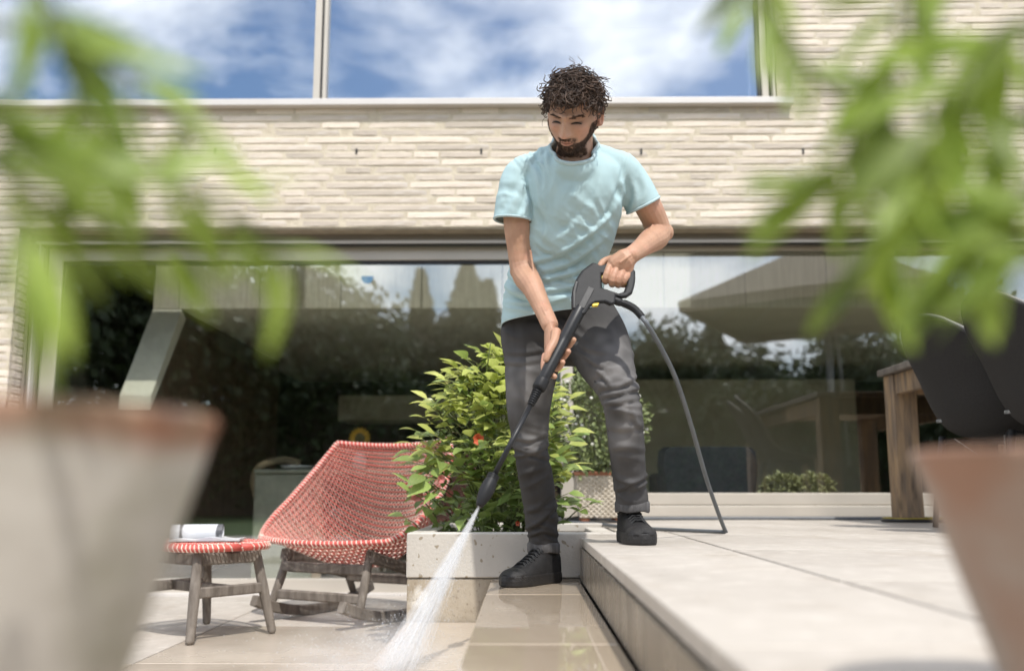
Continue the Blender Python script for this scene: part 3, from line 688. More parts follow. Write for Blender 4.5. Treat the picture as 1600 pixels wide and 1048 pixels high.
# ================================================================ PLANTS
def leaf_mb(shape, fold=.18, droop=.25, n=5):
    """leaf along +y, unit length: shape = half widths along it"""
    m = MB(); v = []
    for i in range(n + 1):
        t = i / n; w_ = np.interp(t, np.linspace(0, 1, len(shape)), shape); z = -droop * t * t
        v += [(-w_, t, z + fold * w_), (0, t, z), (w_, t, z + fold * w_)]
    f = []
    for i in range(n):
        a = i * 3; f += [(a, a+1, a+4, a+3), (a+1, a+2, a+5, a+4)]
    return m.add(v, f)
ROSE = [.03, .22, .31, .27, .15, .0]; WILLOW = [.02, .07, .10, .09, .06, .0]
def orient(d, up, roll=0):
    d = Vector(d).normalized(); up = Vector(up); x = d.cross(up)
    if x.length < 1e-3: x = Vector((1, 0, 0))
    x.normalize(); z = x.cross(d); m = Matrix((x, d, z)).transposed()
    return (m @ Matrix.Rotation(roll, 3, 'Y'))
M_leafY = leafmat('young_rose_leaf', (.56, .58, .19), (.44, .51, .13), isl=0, objr=.25, trans=.45, rough=.32)
M_leafG = leafmat('mature_rose_leaf', (.31, .38, .12), (.21, .30, .08), isl=0, objr=.28, trans=.3, rough=.28)
M_leafYi = leafmat('young_rose_leaves', (.56, .58, .19), (.44, .51, .13), isl=.25, trans=.45, rough=.32)
M_leafGi = leafmat('mature_rose_leaves', (.28, .35, .11), (.18, .27, .07), isl=.28, trans=.3, rough=.28)
M_cane = mat('green_cane', (.16, .20, .06), (.11, .13, .045), rough=.6)
rng = random.Random(21)
bush = thing('rose_bush', 'tall leafy rose bush with yellow-green young leaves in the raised bed', 'bush', (-.06, 4.15, .43))
BL = (-.06, 4.15, .43)
def env(z):   # half width of the bush at a height, and its centre
    t = (z - .43) / .80
    return np.interp(t, [0, .12, .3, .5, .7, .85, 1.0], [.36, .40, .41, .38, .34, .27, .12]), np.interp(t, [0, .3, .6, 1], [-.13, -.135, -.11, -.09])
leaves = []; stems = MB()
for k in range(20):
    a = rng.uniform(0, 6.28); r0 = rng.uniform(.02, .14)
    b0 = Vector((-.05 + r0 * math.cos(a), 4.15 + r0 * math.sin(a) * 1.2, .43)); h = rng.uniform(.5, .78)
    w_, c_ = env(.43 + h * .95); tip = Vector((c_ + w_ * rng.uniform(-.8, .8), 4.12 + .30 * rng.uniform(-1, .8), .43 + h))
    mid = (b0 + tip) / 2 + Vector((rng.uniform(-.06, .06), rng.uniform(-.06, .06), .05)); pts = spline([b0, mid, tip], 9)
    stems.tube(pts, [.007 - .0006 * i for i in range(9)], n=5)
for k in range(250):       # twigs reaching out to the envelope, carrying pinnate leaves
    z = .47 + .76 * (rng.random() ** .85); w_, c_ = env(z)
    a = rng.uniform(-math.pi, math.pi)
    if rng.random() < .62: a = -abs(rng.gauss(1.57, .75))          # most towards the camera side
    out = Vector((math.cos(a), .85 * math.sin(a), rng.uniform(-.05, .45)))
    rr_ = rng.uniform(.55, 1.0) ** .7 * (1 + .16 * mnoise.noise((math.cos(a) * 2, math.sin(a) * 2, z * 5)))
    tip = Vector((c_ + w_ * rr_ * math.cos(a), 4.15 + min(w_, .40) * .95 * rr_ * math.sin(a), z)); L = rng.uniform(.10, .17)
    tip.y = max(tip.y, YP + .06)
    base = tip - out.normalized() * L - Vector((0, 0, .05))
    stems.tube([base, (base + tip) / 2 + Vector((0, 0, .012)), tip], [.003, .0024, .0014], n=4)
    d = (tip - base).normalized(); s_ = d.cross(Vector((0, 0, 1))); s_ = s_.normalized() if s_.length > .01 else Vector((1, 0, 0)); up = s_.cross(d)
    young = min(1, max(0, (z - .62) / .42)) * .95 > rng.random()
    sz = rng.uniform(.055, .09) * (1.0 if z > .6 else .92)
    pairs = rng.choice([1, 2, 2])
    spots = [(1.0, d, 1.1)]
    for q in range(pairs):
        for sg in (-1, 1): spots.append((.72 - q * .34, d * .45 + s_ * sg * .9, .88))
    for t, dd, ks in spots:
        p = base.lerp(tip, t); dd = (dd + Vector((rng.uniform(-.25, .25), rng.uniform(-.25, .25), rng.uniform(-.55, .1)))).normalized()
        u = (up * .6 + Vector((rng.uniform(-.3, .5), rng.uniform(-.9, -.1), .8))).normalized()
        leaves.append((p, orient(dd, u, rng.uniform(-.35, .35)), sz * ks * rng.uniform(.8, 1.15), young))
for k in range(420):       # inner leaves that close the crown
    z = .45 + .66 * rng.random(); w_, c_ = env(z); a = rng.uniform(0, 6.28); rr_ = .75 * math.sqrt(rng.random())
    p = Vector((c_ + w_ * rr_ * math.cos(a), 4.2 + .33 * rr_ * math.sin(a), z))
    leaves.append((p, orient((rng.uniform(-1, 1), rng.uniform(-1, .3), rng.uniform(-.8, .3)), (rng.uniform(-.5, .5), -.3, 1)), rng.uniform(.05, .075), False))
stems.build('cane', M_cane, bush, smooth=True)
lm = [leaf_mb(ROSE, f_, d_).mesh('leaf', M_leafY, smooth=True) for f_, d_ in ((.25, .2), (.4, .35), (.12, .1))]
lg = [leaf_mb(ROSE, f_, d_).mesh('leaf', M_leafG, smooth=True) for f_, d_ in ((.25, .25), (.4, .45), (.1, .1))]
leaves.sort(key=lambda q: q[0].y - q[2] * 3 + (1 if 790 < 817 + q[0].x / q[0].y * F_PX < 870 else 0))
bl = Vector(BL); jy, jg = MB(), MB()
for i, (p, m3, s_, yg) in enumerate(leaves):
    if i < 298:
        link('leaf', rng.choice(lm if yg else lg), bush, p - bl, m3.to_euler(), (s_, s_, s_))
    else:
        tmp = leaf_mb(ROSE, .25, .25, 4); tgt = jy if yg else jg; tgt.add([p + m3 @ (Vector(v) * s_) for v in tmp.v], tmp.f)
stuff(jy.build('leaf_mass', M_leafYi, bush, smooth=True)); stuff(jg.build('leaf_mass', M_leafGi, bush, smooth=True))
M_petal = leafmat('pink_rose_petal', (.62, .24, .22), (.55, .16, .14), isl=.15); M_petal_o = leafmat('orange_rose_petal', (.60, .13, .05), (.5, .1, .04), isl=.15)
for px, py, Y, r_, mt in ((652, 772, 3.9, .034, M_petal), (690, 748, 3.85, .02, M_petal), (748, 686, 3.80, .028, M_petal_o), (809, 817, 3.8, .012, M_petal_o), (703, 770, 4.0, .02, M_petal)):
    c = P(px, py, Y); rm = MB()
    for k in range(16):
        t = k * 2.4; rr_ = r_ * (.25 + .75 * (k / 15)); d = Vector((math.cos(t), -.6, math.sin(t))).normalized(); s_ = d.cross(Vector((0, 1, 0))).normalized(); w_ = rr_ * .7
        rm.add([c + d * rr_ * .2, c + d * rr_ * .7 + s_ * w_ + Vector((0, -rr_ * .3, 0)), c + d * rr_ + Vector((0, -rr_ * .1, 0)), c + d * rr_ * .7 - s_ * w_ + Vector((0, -rr_ * .3, 0))], [(0, 1, 2, 3)])
    rm.build('rose_flower', mt, bush)
# shrub in the lattice pot
ps = thing('potted_shrub', 'small-leaved shrub with white blossoms growing in the lattice pot', 'shrub', (.43, 5.45, .715))
def shrub(parent, c, rad, n, size, mt, name='foliage', shape=ROSE):
    m = MB(); rg_ = random.Random(int(c[0] * 991) + n)
    for k in range(n):
        d = Vector((rg_.gauss(0, 1), rg_.gauss(0, 1), rg_.gauss(0, 1))).normalized(); r_ = rg_.uniform(.45, 1.0) ** .5
        r_ *= 1 + .3 * mnoise.noise(d * 2.2)
        p = Vector((c[0] + d.x * rad[0] * r_, c[1] + d.y * rad[1] * r_, c[2] + d.z * rad[2] * r_))
        o3 = orient(d + Vector((rg_.uniform(-.7, .7), rg_.uniform(-.7, .7), rg_.uniform(-.6, .6))), (0, -.3, 1), rg_.uniform(-.6, .6)); s_ = size * rg_.uniform(.7, 1.3)
        t = leaf_mb(shape, .2, .2, 2); m.add([p + o3 @ (Vector(v) * s_) for v in t.v], t.f)
    return stuff(m.build(name, mt, parent))
M_shrub = leafmat('grey_green_leaf', (.20, .235, .095), (.13, .165, .06), isl=.35, trans=.25, rough=.5)
shrub(ps, (.40, 5.40, 1.0), (.29, .24, .30), 2600, .034, M_shrub)
fl = MB(); rg_ = random.Random(5)
for k in range(70):
    d = Vector((rg_.gauss(0, 1), -abs(rg_.gauss(0, 1)), rg_.gauss(0, 1))).normalized(); p = Vector((.40 + d.x * .29, 5.40 + d.y * .24, 1.0 + d.z * .30)); fl.ball(p, .009, n=6, k=4)
stuff(fl.build('blossom', mat('white_petal', (.75, .74, .66), rough=.6), ps))
sm = MB()
for k in range(7): sm.tube([(.43 + .02 * (k - 3), 5.45, .715), (.40 + .05 * (k - 3), 5.42, 1.0)], .006, n=5)
sm.build('stem', M_cane, ps)
# plant trough just inside the right-hand glass
tr = thing('indoor_trough_plant', 'low pale green succulent trough inside the window sill', 'plant', (1.77, 6.4, .45))
MB().box((1.5, 6.32, .47), (2.05, 6.48, .60), bev=.01).build('trough', M_conc, tr)
MB().box((1.5, 6.30, -.01), (2.05, 6.5, .465)).build('stand', M_darkroom, tr)
M_succ = leafmat('succulent_leaf', (.42, .42, .22), (.32, .33, .16), isl=.3, trans=.2)
shrub(tr, (1.68, 6.38, .655), (.13, .09, .075), 800, .03, M_succ); shrub(tr, (1.88, 6.38, .655), (.14, .09, .07), 800, .03, M_succ)

# ---------------------------------------------------------------- blurred pots and plants close to the lens
M_pot = mat('limed_terracotta', (.61, .57, .51), (.45, .41, .355), rough=.9, scale=5, bump=.3, bscale=30)
t, b, N, L = nodes(M_pot); old = b.inputs['Base Color'].links[0].from_socket
tcn = N('ShaderNodeTexCoord'); sp = N('ShaderNodeSeparateXYZ'); L(tcn.outputs['Object'], sp.inputs[0]); nz = N('ShaderNodeTexNoise'); nz.inputs['Scale'].default_value = 9; L(tcn.outputs['Object'], nz.inputs['Vector'])
ad = N('ShaderNodeMath'); ad.operation = 'MULTIPLY_ADD'; L(nz.outputs['Fac'], ad.inputs[0]); ad.inputs[1].default_value = .03; L(sp.outputs['Z'], ad.inputs[2])
rr = N('ShaderNodeMapRange'); rr.inputs[1].default_value = -.016; rr.inputs[2].default_value = .004; L(ad.outputs[0], rr.inputs[0])
mx = N('ShaderNodeMix'); mx.data_type = 'RGBA'; L(rr.outputs[0], mx.inputs[0]); L(old, mx.inputs[6]); mx.inputs[7].default_value = (.30, .135, .075, 1); L(mx.outputs[2], b.inputs['Base Color'])
overlay(M_pot, (.25, .235, .15), 6, .47, .64, .85); overlay(M_pot, (.68, .62, .55), 5, .55, .7, .6)
M_pot_r = mat('warm_terracotta', (.36, .20, .13), (.26, .155, .11), rough=.9, scale=6, bump=.3, bscale=30); overlay(M_pot_r, (.42, .36, .30), 6, .46, .66, .8)
def pot(name, label, c, rim_r, h, slope, zrim, mt=None):
    """tapering clay pot; its own origin sits a little below the rim so the unlimed band follows it"""
    t = thing(name, label, 'pot', (c[0], c[1], zrim - h))
    pr = [(rim_r - slope * h, -h), (rim_r - slope * h * .98, -h + .002), (rim_r - slope * .06, -.06), (rim_r - slope * .03, -.03), (rim_r - slope * .012, -.012), (rim_r, -.004), (rim_r - .003, 0), (rim_r - .014, 0), (rim_r - .02, -.01), (rim_r - .024, -.045)]
    m = MB().lathe(pr, (0, 0, 0), n=48); m.f.pop()
    o = bpy.data.objects.new('pot_body', m.mesh('pot_body', mt or M_pot, True)); COL.objects.link(o); o.parent = t; o.location = (0, 0, h)
    MB().lathe([(rim_r - .026, -.05), (rim_r - .026, -.04)], (0, 0, h), n=32).build('soil', M_soil, t, world=False)
    return t
zl = P(0, 646, .62).z; pc = P(-35, 646, .62)
pot('clay_pot', 'large limed clay pot blurred close at the lower left', (pc.x, .62), .150, .31, .30, zl)
tag(MB().box((pc.x - .12, .50, .153), (pc.x + .11, .74, zl - .311), bev=.01).build('stone_plinth', M_conc), 'stone block under the left clay pot', 'block')
pr_ = P(1712, 702, .78); zr = pr_.z
pot('clay_pot', 'terracotta pot blurred close at the lower right', (pr_.x, .78), .138, zr - .4515, .32, zr, M_pot_r)
M_bam = leafmat('bright_bamboo_leaf', (.32, .41, .065), (.20, .30, .042), isl=0, objr=.4, trans=.46, rough=.45)
M_bstem = mat('olive_stem', (.12, .15, .04), (.09, .11, .03), rough=.6)
wm = [leaf_mb(WILLOW, f_, d_, 6).mesh('leaf', M_bam, smooth=True) for f_, d_ in ((.3, .15), (.3, .4), (.2, -.1))]
def potted(name, label, base, twigs, seed, extra=()):
    t = thing(name, label, 'plant', base); rg_ = random.Random(seed); st = MB(); bb = Vector(base)
    for pts, Ls in twigs:
        W_ = [Vector(p) for p in pts]; S = spline(W_, 26); st.tube(S, [.0042 - .00011 * i for i in range(26)], n=6)
        for q, (tt, ang, size, lift) in enumerate(Ls):
            i = min(24, int(tt * 25)); p = S[i]; d = (S[i+1] - S[i]).normalized(); a = R(ang)
            side = Vector((d.z, 0, -d.x)); dd = d * math.cos(a) + side * math.sin(a) + Vector((0, rg_.uniform(-.35, .35), lift))
            link('leaf', rg_.choice(wm), t, p - bb, orient(dd, (rg_.uniform(-.5, .5), -1, rg_.uniform(.2, 1)), rg_.uniform(-.6, .6)).to_euler(), (size * 1.75, size * 1.32, size * 1.3))
    st.build('stem', M_bstem, t, smooth=True); return t
def twl(rg_, n, t0, t1, smin, smax, lift=-.25):
    return [(t0 + (t1 - t0) * (k + rg_.random() * .6) / n, rg_.choice([-1, 1]) * rg_.uniform(25, 65), rg_.uniform(smin, smax), lift + rg_.uniform(-.3, .3)) for k in range(n)]
rg_ = random.Random(11)
bL = (pc.x, .62, zl - .04); bR = (pr_.x, .78, zr - .04)
def tw(base, knee, pts, n, t0, smin, smax, lift=-.25): return ([base, knee] + [P(*q) for q in pts], twl(rg_, n, t0, 1, smin, smax, lift))
kL = (pc.x - .04, .56, .80)
left_twigs = [
    tw(bL, kL, [(-80, 40, .44), (40, -30, .46), (100, 60, .47), (125, 170, .48), (140, 250, .49)], 13, .55, .030, .052),
    tw(bL, kL, [(-120, 150, .46), (0, 40, .48), (140, 80, .50), (260, 160, .52), (330, 260, .53)], 11, .55, .030, .048),
    tw(bL, kL, [(-90, 300, .44), (30, 220, .46), (160, 260, .48), (290, 290, .50), (400, 360, .52), (450, 420, .53)], 15, .42, .028, .046),
    tw(bL, kL, [(-130, 330, .46), (-40, 250, .48), (60, 310, .50), (180, 360, .52), (300, 400, .54)], 11, .45, .026, .044),
    tw(bL, kL, [(-110, 120, .42), (-30, 150, .43), (10, 220, .44)], 6, .7, .035, .055),
    ([bL, kL, P(-70, 400, .40), P(-10, 330, .41), P(30, 340, .42), P(45, 380, .42)], [(.97, 10, .055, -.5), (.9, -20, .05, -.6), (.8, 50, .04, .1)]),
]
potted('bamboo_plant', 'blurred bright green leafy plant close at the upper left', bL, left_twigs, 3)
kR = (pr_.x + .04, .70, .86)
right_twigs = [
    tw(bR, kR, [(1640, 250, .54), (1610, 40, .53), (1510, 100, .53), (1440, 220, .54), (1420, 330, .55)], 21, .45, .030, .056),
    tw(bR, kR, [(1690, 430, .52), (1620, 300, .52), (1550, 320, .53), (1510, 400, .54), (1490, 450, .55)], 20, .4, .032, .06),
    tw(bR, kR, [(1720, 100, .55), (1560, -100, .55), (1420, -30, .55), (1400, 110, .56), (1390, 250, .57)], 20, .55, .030, .055),
    tw(bR, kR, [(1740, 0, .55), (1500, -200, .55), (1210, -60, .56), (1250, 90, .57), (1330, 180, .58), (1310, 270, .58), (1270, 320, .58)], 22, .55, .028, .05),
    tw(bR, kR, [(1730, 500, .48), (1650, 400, .48), (1590, 390, .49), (1560, 420, .50)], 8, .5, .028, .045),
    tw(bR, kR, [(1700, 300, .58), (1600, 180, .59), (1480, 250, .60), (1390, 360, .61), (1350, 430, .62)], 21, .42, .034, .058),
    tw(bR, kR, [(1760, -60, .57), (1560, -260, .58), (1320, -160, .59), (1180, -40, .60), (1170, 30, .60)], 12, .6, .030, .05),
]
potted('bamboo_plant', 'blurred bright green leafy plant close at the upper right', bR, right_twigs, 4)

# ---------------------------------------------------------------- garden behind the camera, seen in the glass
M_treeD = leafmat('dark_tree_leaf', (.075, .10, .045), (.05, .07, .03), isl=.35, trans=.2, rough=.6)
M_treeC = leafmat('conifer_needle', (.085, .105, .065), (.06, .08, .045), isl=.35, trans=.15, rough=.7)
M_bark = mat('bark', (.12, .095, .07), (.07, .055, .04), rough=.95, scale=6, bump=.8, bscale=18)
def crown_mesh(kind, seed):
    rg2 = random.Random(seed); m = MB()
    def quad(p, s_):
        d = Vector((rg2.gauss(0, 1), rg2.gauss(0, 1), rg2.gauss(0, 1))).normalized(); u = d.orthogonal().normalized(); w_ = d.cross(u)
        m.add([p + u * s_, p + w_ * s_ * .6, p - u * s_, p - w_ * s_ * .6], [(0, 1, 2, 3)])
    if kind == 'conifer':
        for k in range(5200):
            h = rg2.random() ** 1.25; a = rg2.uniform(0, 6.28); r_ = (1 - h) ** .8 * .24 * (.45 + .55 * abs(math.sin(h * 26 + math.sin(a * 3) * 1.6)) * (.7 + .5 * math.sin(a * 5 + h * 9))) * math.sqrt(rg2.random()) + .008
            quad(Vector((r_ * math.cos(a), r_ * math.sin(a), .1 + .9 * h - r_ * .35)), .017)
    else:
        for c in range(95):
            d = Vector((rg2.gauss(0, 1), rg2.gauss(0, 1), rg2.gauss(0, .9))).normalized() * rg2.uniform(.35, 1); cc = Vector((d.x * .30, d.y * .30, .62 + d.z * .32)); cr = rg2.uniform(.05, .10)
            for k in range(80): quad(cc + Vector((rg2.gauss(0, cr), rg2.gauss(0, cr), rg2.gauss(0, cr * .7))), .022)
    return m.mesh('crown', M_treeC if kind == 'conifer' else M_treeD)
CM = {'conifer': crown_mesh('conifer', 1), 'broad': crown_mesh('broad', 2), 'broad2': crown_mesh('broad', 3)}
TM = MB().tube([(0, 0, 0), (.004, 0, .25), (-.004, .004, .5), (0, 0, .9)], [.022, .016, .011, .003], n=8)
for k in range(6): a = k * 1.05; TM.tube([(0, 0, .3 + .07 * k), (.1 * math.cos(a), .1 * math.sin(a), .45 + .07 * k), (.2 * math.cos(a), .2 * math.sin(a), .55 + .06 * k)], [.009, .006, .002], n=5)
TM = TM.mesh('trunk', M_bark, True)
def tree(kind, px, Y, ptop, wide, label):
    """a garden tree behind the camera; px/ptop say where its mirror image stands in the glass"""
    d = 2 * 6.12 - Y; X = (px - 817) / F_PX * d; e = math.atan((ptop - 524) / F_PX) - PITCH; H = CAM_Z - math.tan(e) * d
    t = thing('conifer_tree' if kind == 'conifer' else 'garden_tree', label, 'tree', (X, Y, -.06), px * 1.7, 'garden trees mirrored in the glass')
    t.scale = (H * wide, H * wide, H); link('crown', CM[kind], t); link('trunk', TM, t)
L_ = 'dark {} mirrored in the window {}'
for kind, px, Y, pt, w_, lab in (
    ('broad', 60, -11, 250, .85, 'tall broad tree mirrored at the far left of the glass'), ('broad2', 260, -13, 330, .85, 'broad tree mirrored above the slanting beam'),
    ('broad', 430, -15, 372, .85, 'broad tree mirrored left of the reflected sky'), ('broad2', 545, -17, 428, .7, 'smaller broad tree mirrored beside the blue sticker'),
    ('conifer', 655, -24, 418, 1.0, 'slim conifer mirrored left of the man'), ('conifer', 728, -22, 408, 1.35, 'bushy conifer mirrored just left of the man'), ('conifer', 762, -23, 436, 1.2, 'lower conifer mirrored behind the man'),
    ('broad', 640, -26, 478, 1.3, 'low broad tree mirrored above the rose bush'), ('broad2', 760, -28, 490, 1.3, 'low broad tree mirrored behind the man'),
    ('broad', 1030, -22, 490, .9, 'broad tree mirrored behind the hose'), ('conifer', 1118, -26, 495, 1.5, 'conifer mirrored right of the hose'), ('broad2', 1180, -24, 530, 1.3, 'low broad tree mirrored under the parasol edge'),
    ('broad', 1345, -10, 480, .85, 'leafy tree mirrored beside the table leg'), ('broad2', 1500, -12, 440, .9, 'leafy tree mirrored above the right chairs'), ('broad', 900, -30, 520, 1.4, 'low broad tree mirrored between the man and the hose')):
    tree(kind, px, Y, pt, w_, lab)
M_hedge = leafmat('hedge_leaf', (.065, .09, .035), (.045, .062, .022), isl=.35, trans=.2, rough=.6)
hg = thing('garden_hedge', 'long dark hedge across the garden, mirrored low in the glass', 'hedge', (0, -15, -.06))
hm = MB(); rg_ = random.Random(9)
for k in range(22000):
    x = rg_.uniform(-26, 26); top = 3.7 + 1.2 * mnoise.noise((x * .35, 0, 0)); z = top * rg_.random() ** .6; y = -15 + rg_.uniform(-.6, .9)
    d = Vector((rg_.gauss(0, 1), rg_.gauss(0, 1), rg_.gauss(0, 1))).normalized(); u = d.orthogonal().normalized(); w_ = d.cross(u); s_ = .12; p = Vector((x, y, z))
    hm.add([p + u * s_, p + w_ * s_ * .6, p - u * s_, p - w_ * s_ * .6], [(0, 1, 2, 3)])
stuff(hm.build('foliage', M_hedge, hg)); MB().box((-26, -15.9, -.05), (26, -15.2, 3.0)).build('wood', M_bark, hg)
# big garden parasol, mirrored at the right
M_canvas = mat('taupe_canvas', (.26, .22, .17), (.23, .19, .145), rough=.9, scale=20); M_pole = mat('grey_pole', (.3, .3, .3), rough=.4, metal=.5)
pa = thing('parasol', 'large taupe parasol mirrored in the right-hand window', 'parasol', (4.1, -2.6, -.06))
cx, cy = 4.75, -2.6; ed = []
for k in range(8):
    a = math.pi - .30 + k * math.pi / 4; r_ = 2.55 if k % 2 == 0 else 1.86; ed.append((cx + r_ * math.cos(a), cy + r_ * math.sin(a), 3.45 - (.05 if k % 2 == 0 else 0)))
apx = (cx, cy, 4.55); MB().add(ed + [apx] + [(cx + (x - cx) * .995, cy + (y - cy) * .995, z - .16) for x, y, z in ed], [(i, (i+1) % 8, 8) for i in range(8)] + [(i + 9, (i+1) % 8 + 9, (i+1) % 8, i) for i in range(8)]).build('canopy', M_canvas, pa)
for x, y, z in ed: MB().tube([(cx, cy, 4.4), (x, y, z - .04)], .018, n=6).build('rib', M_pole, pa)
MB().tube([(cx, cy, -.05), (cx, cy, 4.45)], .05, n=12).build('pole', M_pole, pa, smooth=True); MB().tube([(cx + .22, cy, 1.0), (cx + .16, cy, 2.6), (cx + .03, cy, 3.7)], .025, n=8).build('crank_strut', M_pole, pa, smooth=True)
MB().box((cx - .5, cy - .5, -.055), (cx + .5, cy + .5, .05), bev=.02).build('base', M_conc, pa)
# ================================================================ THE MAN
def skinmat():
    m = mat('skin', (.46, .27, .175), (.40, .225, .145), rough=.5, scale=22, bump=.12, bscale=160, spec=.4)
    t, b, N, L = nodes(m); b.inputs['Subsurface Weight'].default_value = .12; b.inputs['Subsurface Radius'].default_value = (.01, .004, .002); b.inputs['Subsurface Scale'].default_value = .6
    overlay(m, (.52, .27, .185), 13, .48, .66, .6); overlay(m, (.36, .20, .13), 45, .56, .70, .35); overlay(m, (.46, .17, .13), 0, 0, 1, .55, attr='lip'); overlay(m, (.055, .034, .024), 0, 0, 1, .80, attr='beard', rough=.7); overlay(m, (.03, .018, .013), 0, 0, 1, .92, attr='brow_and_shade')  # darkest layer: brow and lash hair, plus shade painted into the face
    overlay(m, (.50, .22, .15), 0, 0, 1, .45, attr='blush'); return m
M_skin = skinmat()
M_hair = mat('dark_brown_hair', (.092, .057, .039), (.042, .026, .019), rough=.5, scale=30, isl=.5, spec=.3)
M_shirt = mat('aqua_cotton', (.42, .56, .578), (.39, .53, .548), rough=.9, scale=9, bump=.12, bscale=420, spec=.15)
M_jeans = mat('grey_black_denim', (.058, .0555, .0545), (.036, .0345, .034), rough=.85, scale=5, lo=.3, hi=.7, bump=.25, bscale=500, spec=.2, stretch=(1.5, 1.5, .6))
overlay(M_jeans, (.125, .121, .122), 3.6, .50, .74, .75, stretch=(1.2, 1.2, .5)); overlay(M_jeans, (.235, .225, .220), 0, 0, 1, .9, attr='fade')
M_cuff = mat('faded_denim_cuff', (.12, .116, .116), (.06, .057, .057), rough=.9, scale=60, stretch=(1, 1, .2), bump=.3, bscale=300)
M_shoe = mat('black_nubuck', (.020, .019, .019), (.013, .012, .012), rough=.75, scale=30, bump=.25, bscale=300, spec=.3)
M_sole = mat('black_rubber', (.017, .016, .016), (.024, .022, .021), rough=.6, scale=40, bump=.3, bscale=180, spec=.35)
M_lace = mat('black_lace', (.012, .012, .012), (.02, .02, .02), rough=.8, scale=90)

def rings(spec, n=28, ex=2.3):
    """spec rows: px, py, halfwidth px, Y, half depth m -> ellipse-like rings across the path"""
    cs = [P(a, b, d) for a, b, _, d, _ in spec]; out = []
    for i, (a, b, hw, d, hd) in enumerate(spec):
        t = (cs[min(i+1, len(cs)-1)] - cs[max(i-1, 0)]).normalized(); u = Vector((1, 0, 0)); u = (u - t * u.dot(t)).normalized(); w_ = t.cross(u)
        hwm = hw * mpp(cs[i]); rg = []
        for j in range(n):
            th = 2 * math.pi * j / n; c, s_ = math.cos(th), math.sin(th)
            rg.append(cs[i] + u * hwm * math.copysign(abs(c) ** (2/ex), c) + w_ * hd * math.copysign(abs(s_) ** (2/ex), s_))
        out.append(rg)
    return out
def dense(spec, k):
    out = []; S = spline([Vector((a, b, c)) for a, b, c, _, _ in spec], k); S2 = spline([Vector((d, e, 0)) for _, _, _, d, e in spec], k)
    return [(p.x, p.y, p.z, q.x, q.y) for p, q in zip(S, S2)]
GAIN = 1.5
def creases(me, lst):
    """single traced creases: each a ridge with a valley beside it, following a line over the cloth"""
    co = vco(me); no = vno(me); M_ = np.array(CR.transposed()); rel = (co - np.array(CAM.location)) @ M_.T
    px = 800 + rel[:, 0] / -rel[:, 2] * F_PX; py = 524 - rel[:, 1] / -rel[:, 2] * F_PX
    facing = (no @ np.array([0, -1, 0]) > -.15); disp = np.zeros(len(co))
    for pts, w_, amp in lst:
        S = spline([(a, b, 0) for a, b in pts], 14); best = np.full(len(co), 1e9); sg = np.zeros(len(co)); tt = np.zeros(len(co))
        for k in range(13):
            ax_, ay_ = S[k].x, S[k].y; bx_, by_ = S[k+1].x, S[k+1].y; dx_, dy_ = bx_ - ax_, by_ - ay_; l2 = dx_ * dx_ + dy_ * dy_ + 1e-9
            t = np.clip(((px - ax_) * dx_ + (py - ay_) * dy_) / l2, 0, 1); ex, ey = px - ax_ - t * dx_, py - ay_ - t * dy_; d = np.hypot(ex, ey); m = d < best
            best[m] = d[m]; sg[m] = np.sign(dx_ * ey - dy_ * ex)[m]; tt[m] = (k + t[m]) / 13
        taper = np.sin(np.pi * np.clip(tt * .9 + .05, 0, 1)) ** .7; s_ = best * sg / w_
        disp += amp * taper * facing * (1.15 * np.exp(-(s_ + .45) ** 2 * 2.2) - 1.25 * np.exp(-(s_ - .75) ** 2 * 2.0))
    setco(me, co + no * disp[:, None])
def folds(me, lst, seed=0, base=.0016):
    """creases: ridged noise stretched along each fold's run, faded around its centre"""
    co = vco(me); no = vno(me); disp = np.zeros(len(co))
    for k, (c, d, wl, amp, rad) in enumerate(lst):
        d = Vector(d).normalized(); run = d.cross(Vector((0, 1, 0))).normalized(); c = Vector(c); dv = np.array(d); rel = co - np.array(c)
        m = np.exp(-(np.sum(rel * rel, 1)) / (rad * rad)); sel_ = np.where(m > .03)[0]; off = Vector((k * 3.7 + seed, seed * 1.3, k * 1.9))
        for i in sel_:
            r_ = Vector(rel[i]); w_ = mnoise.noise(r_ * 11 + off) * .3
            n_ = mnoise.noise(Vector((r_.dot(d) / wl * .9 + w_, r_.dot(run) / (wl * 7.5), r_.y / (wl * 6))) + off)
            disp[i] += GAIN * amp * m[i] * (1.5 - 3.6 * abs(n_) ** .75)
    wob = np.array([mnoise.noise(Vector(c) * 8 + Vector((seed, 0, 0))) for c in co]); disp += base * wob
    setco(me, co + no * disp[:, None])

foot_y = .0
man = thing('person', 'curly-haired bearded man in aqua t-shirt and grey jeans holding a pressure washer', 'person', (.16, 3.42, .30))

# --- head, in its own frame: x to the face's left (picture right), y forward, z up
eye = P(885, 190, 2.94)
hy, hp, hr = R(21), R(36), R(11)
F0 = Vector((-math.sin(hy), -math.cos(hy), 0)); FW = (F0 * math.cos(hp) - Vector((0, 0, 1)) * math.sin(hp)).normalized()
UP = (Vector((0, 0, 1)) * math.cos(hp) + F0 * math.sin(hp)).normalized(); SD = UP.cross(FW) * -1.0
if SD.x < 0: SD = -SD
rm_ = Matrix.Rotation(hr, 3, FW); 
def rolled(v): return rm_ @ v
UPr = rolled(UP)
if UPr.x < UP.x: rm_ = Matrix.Rotation(-hr, 3, FW)
UP, SD = rm_ @ UP, rm_ @ SD
HS = 1.05
HC = eye - FW * .088 * HS - UP * .006 * HS
HM = np.array([[SD.x, FW.x, UP.x], [SD.y, FW.y, UP.y], [SD.z, FW.z, UP.z]]) * HS
def H(x, y, z): return HC + (SD * x + FW * y + UP * z) * HS
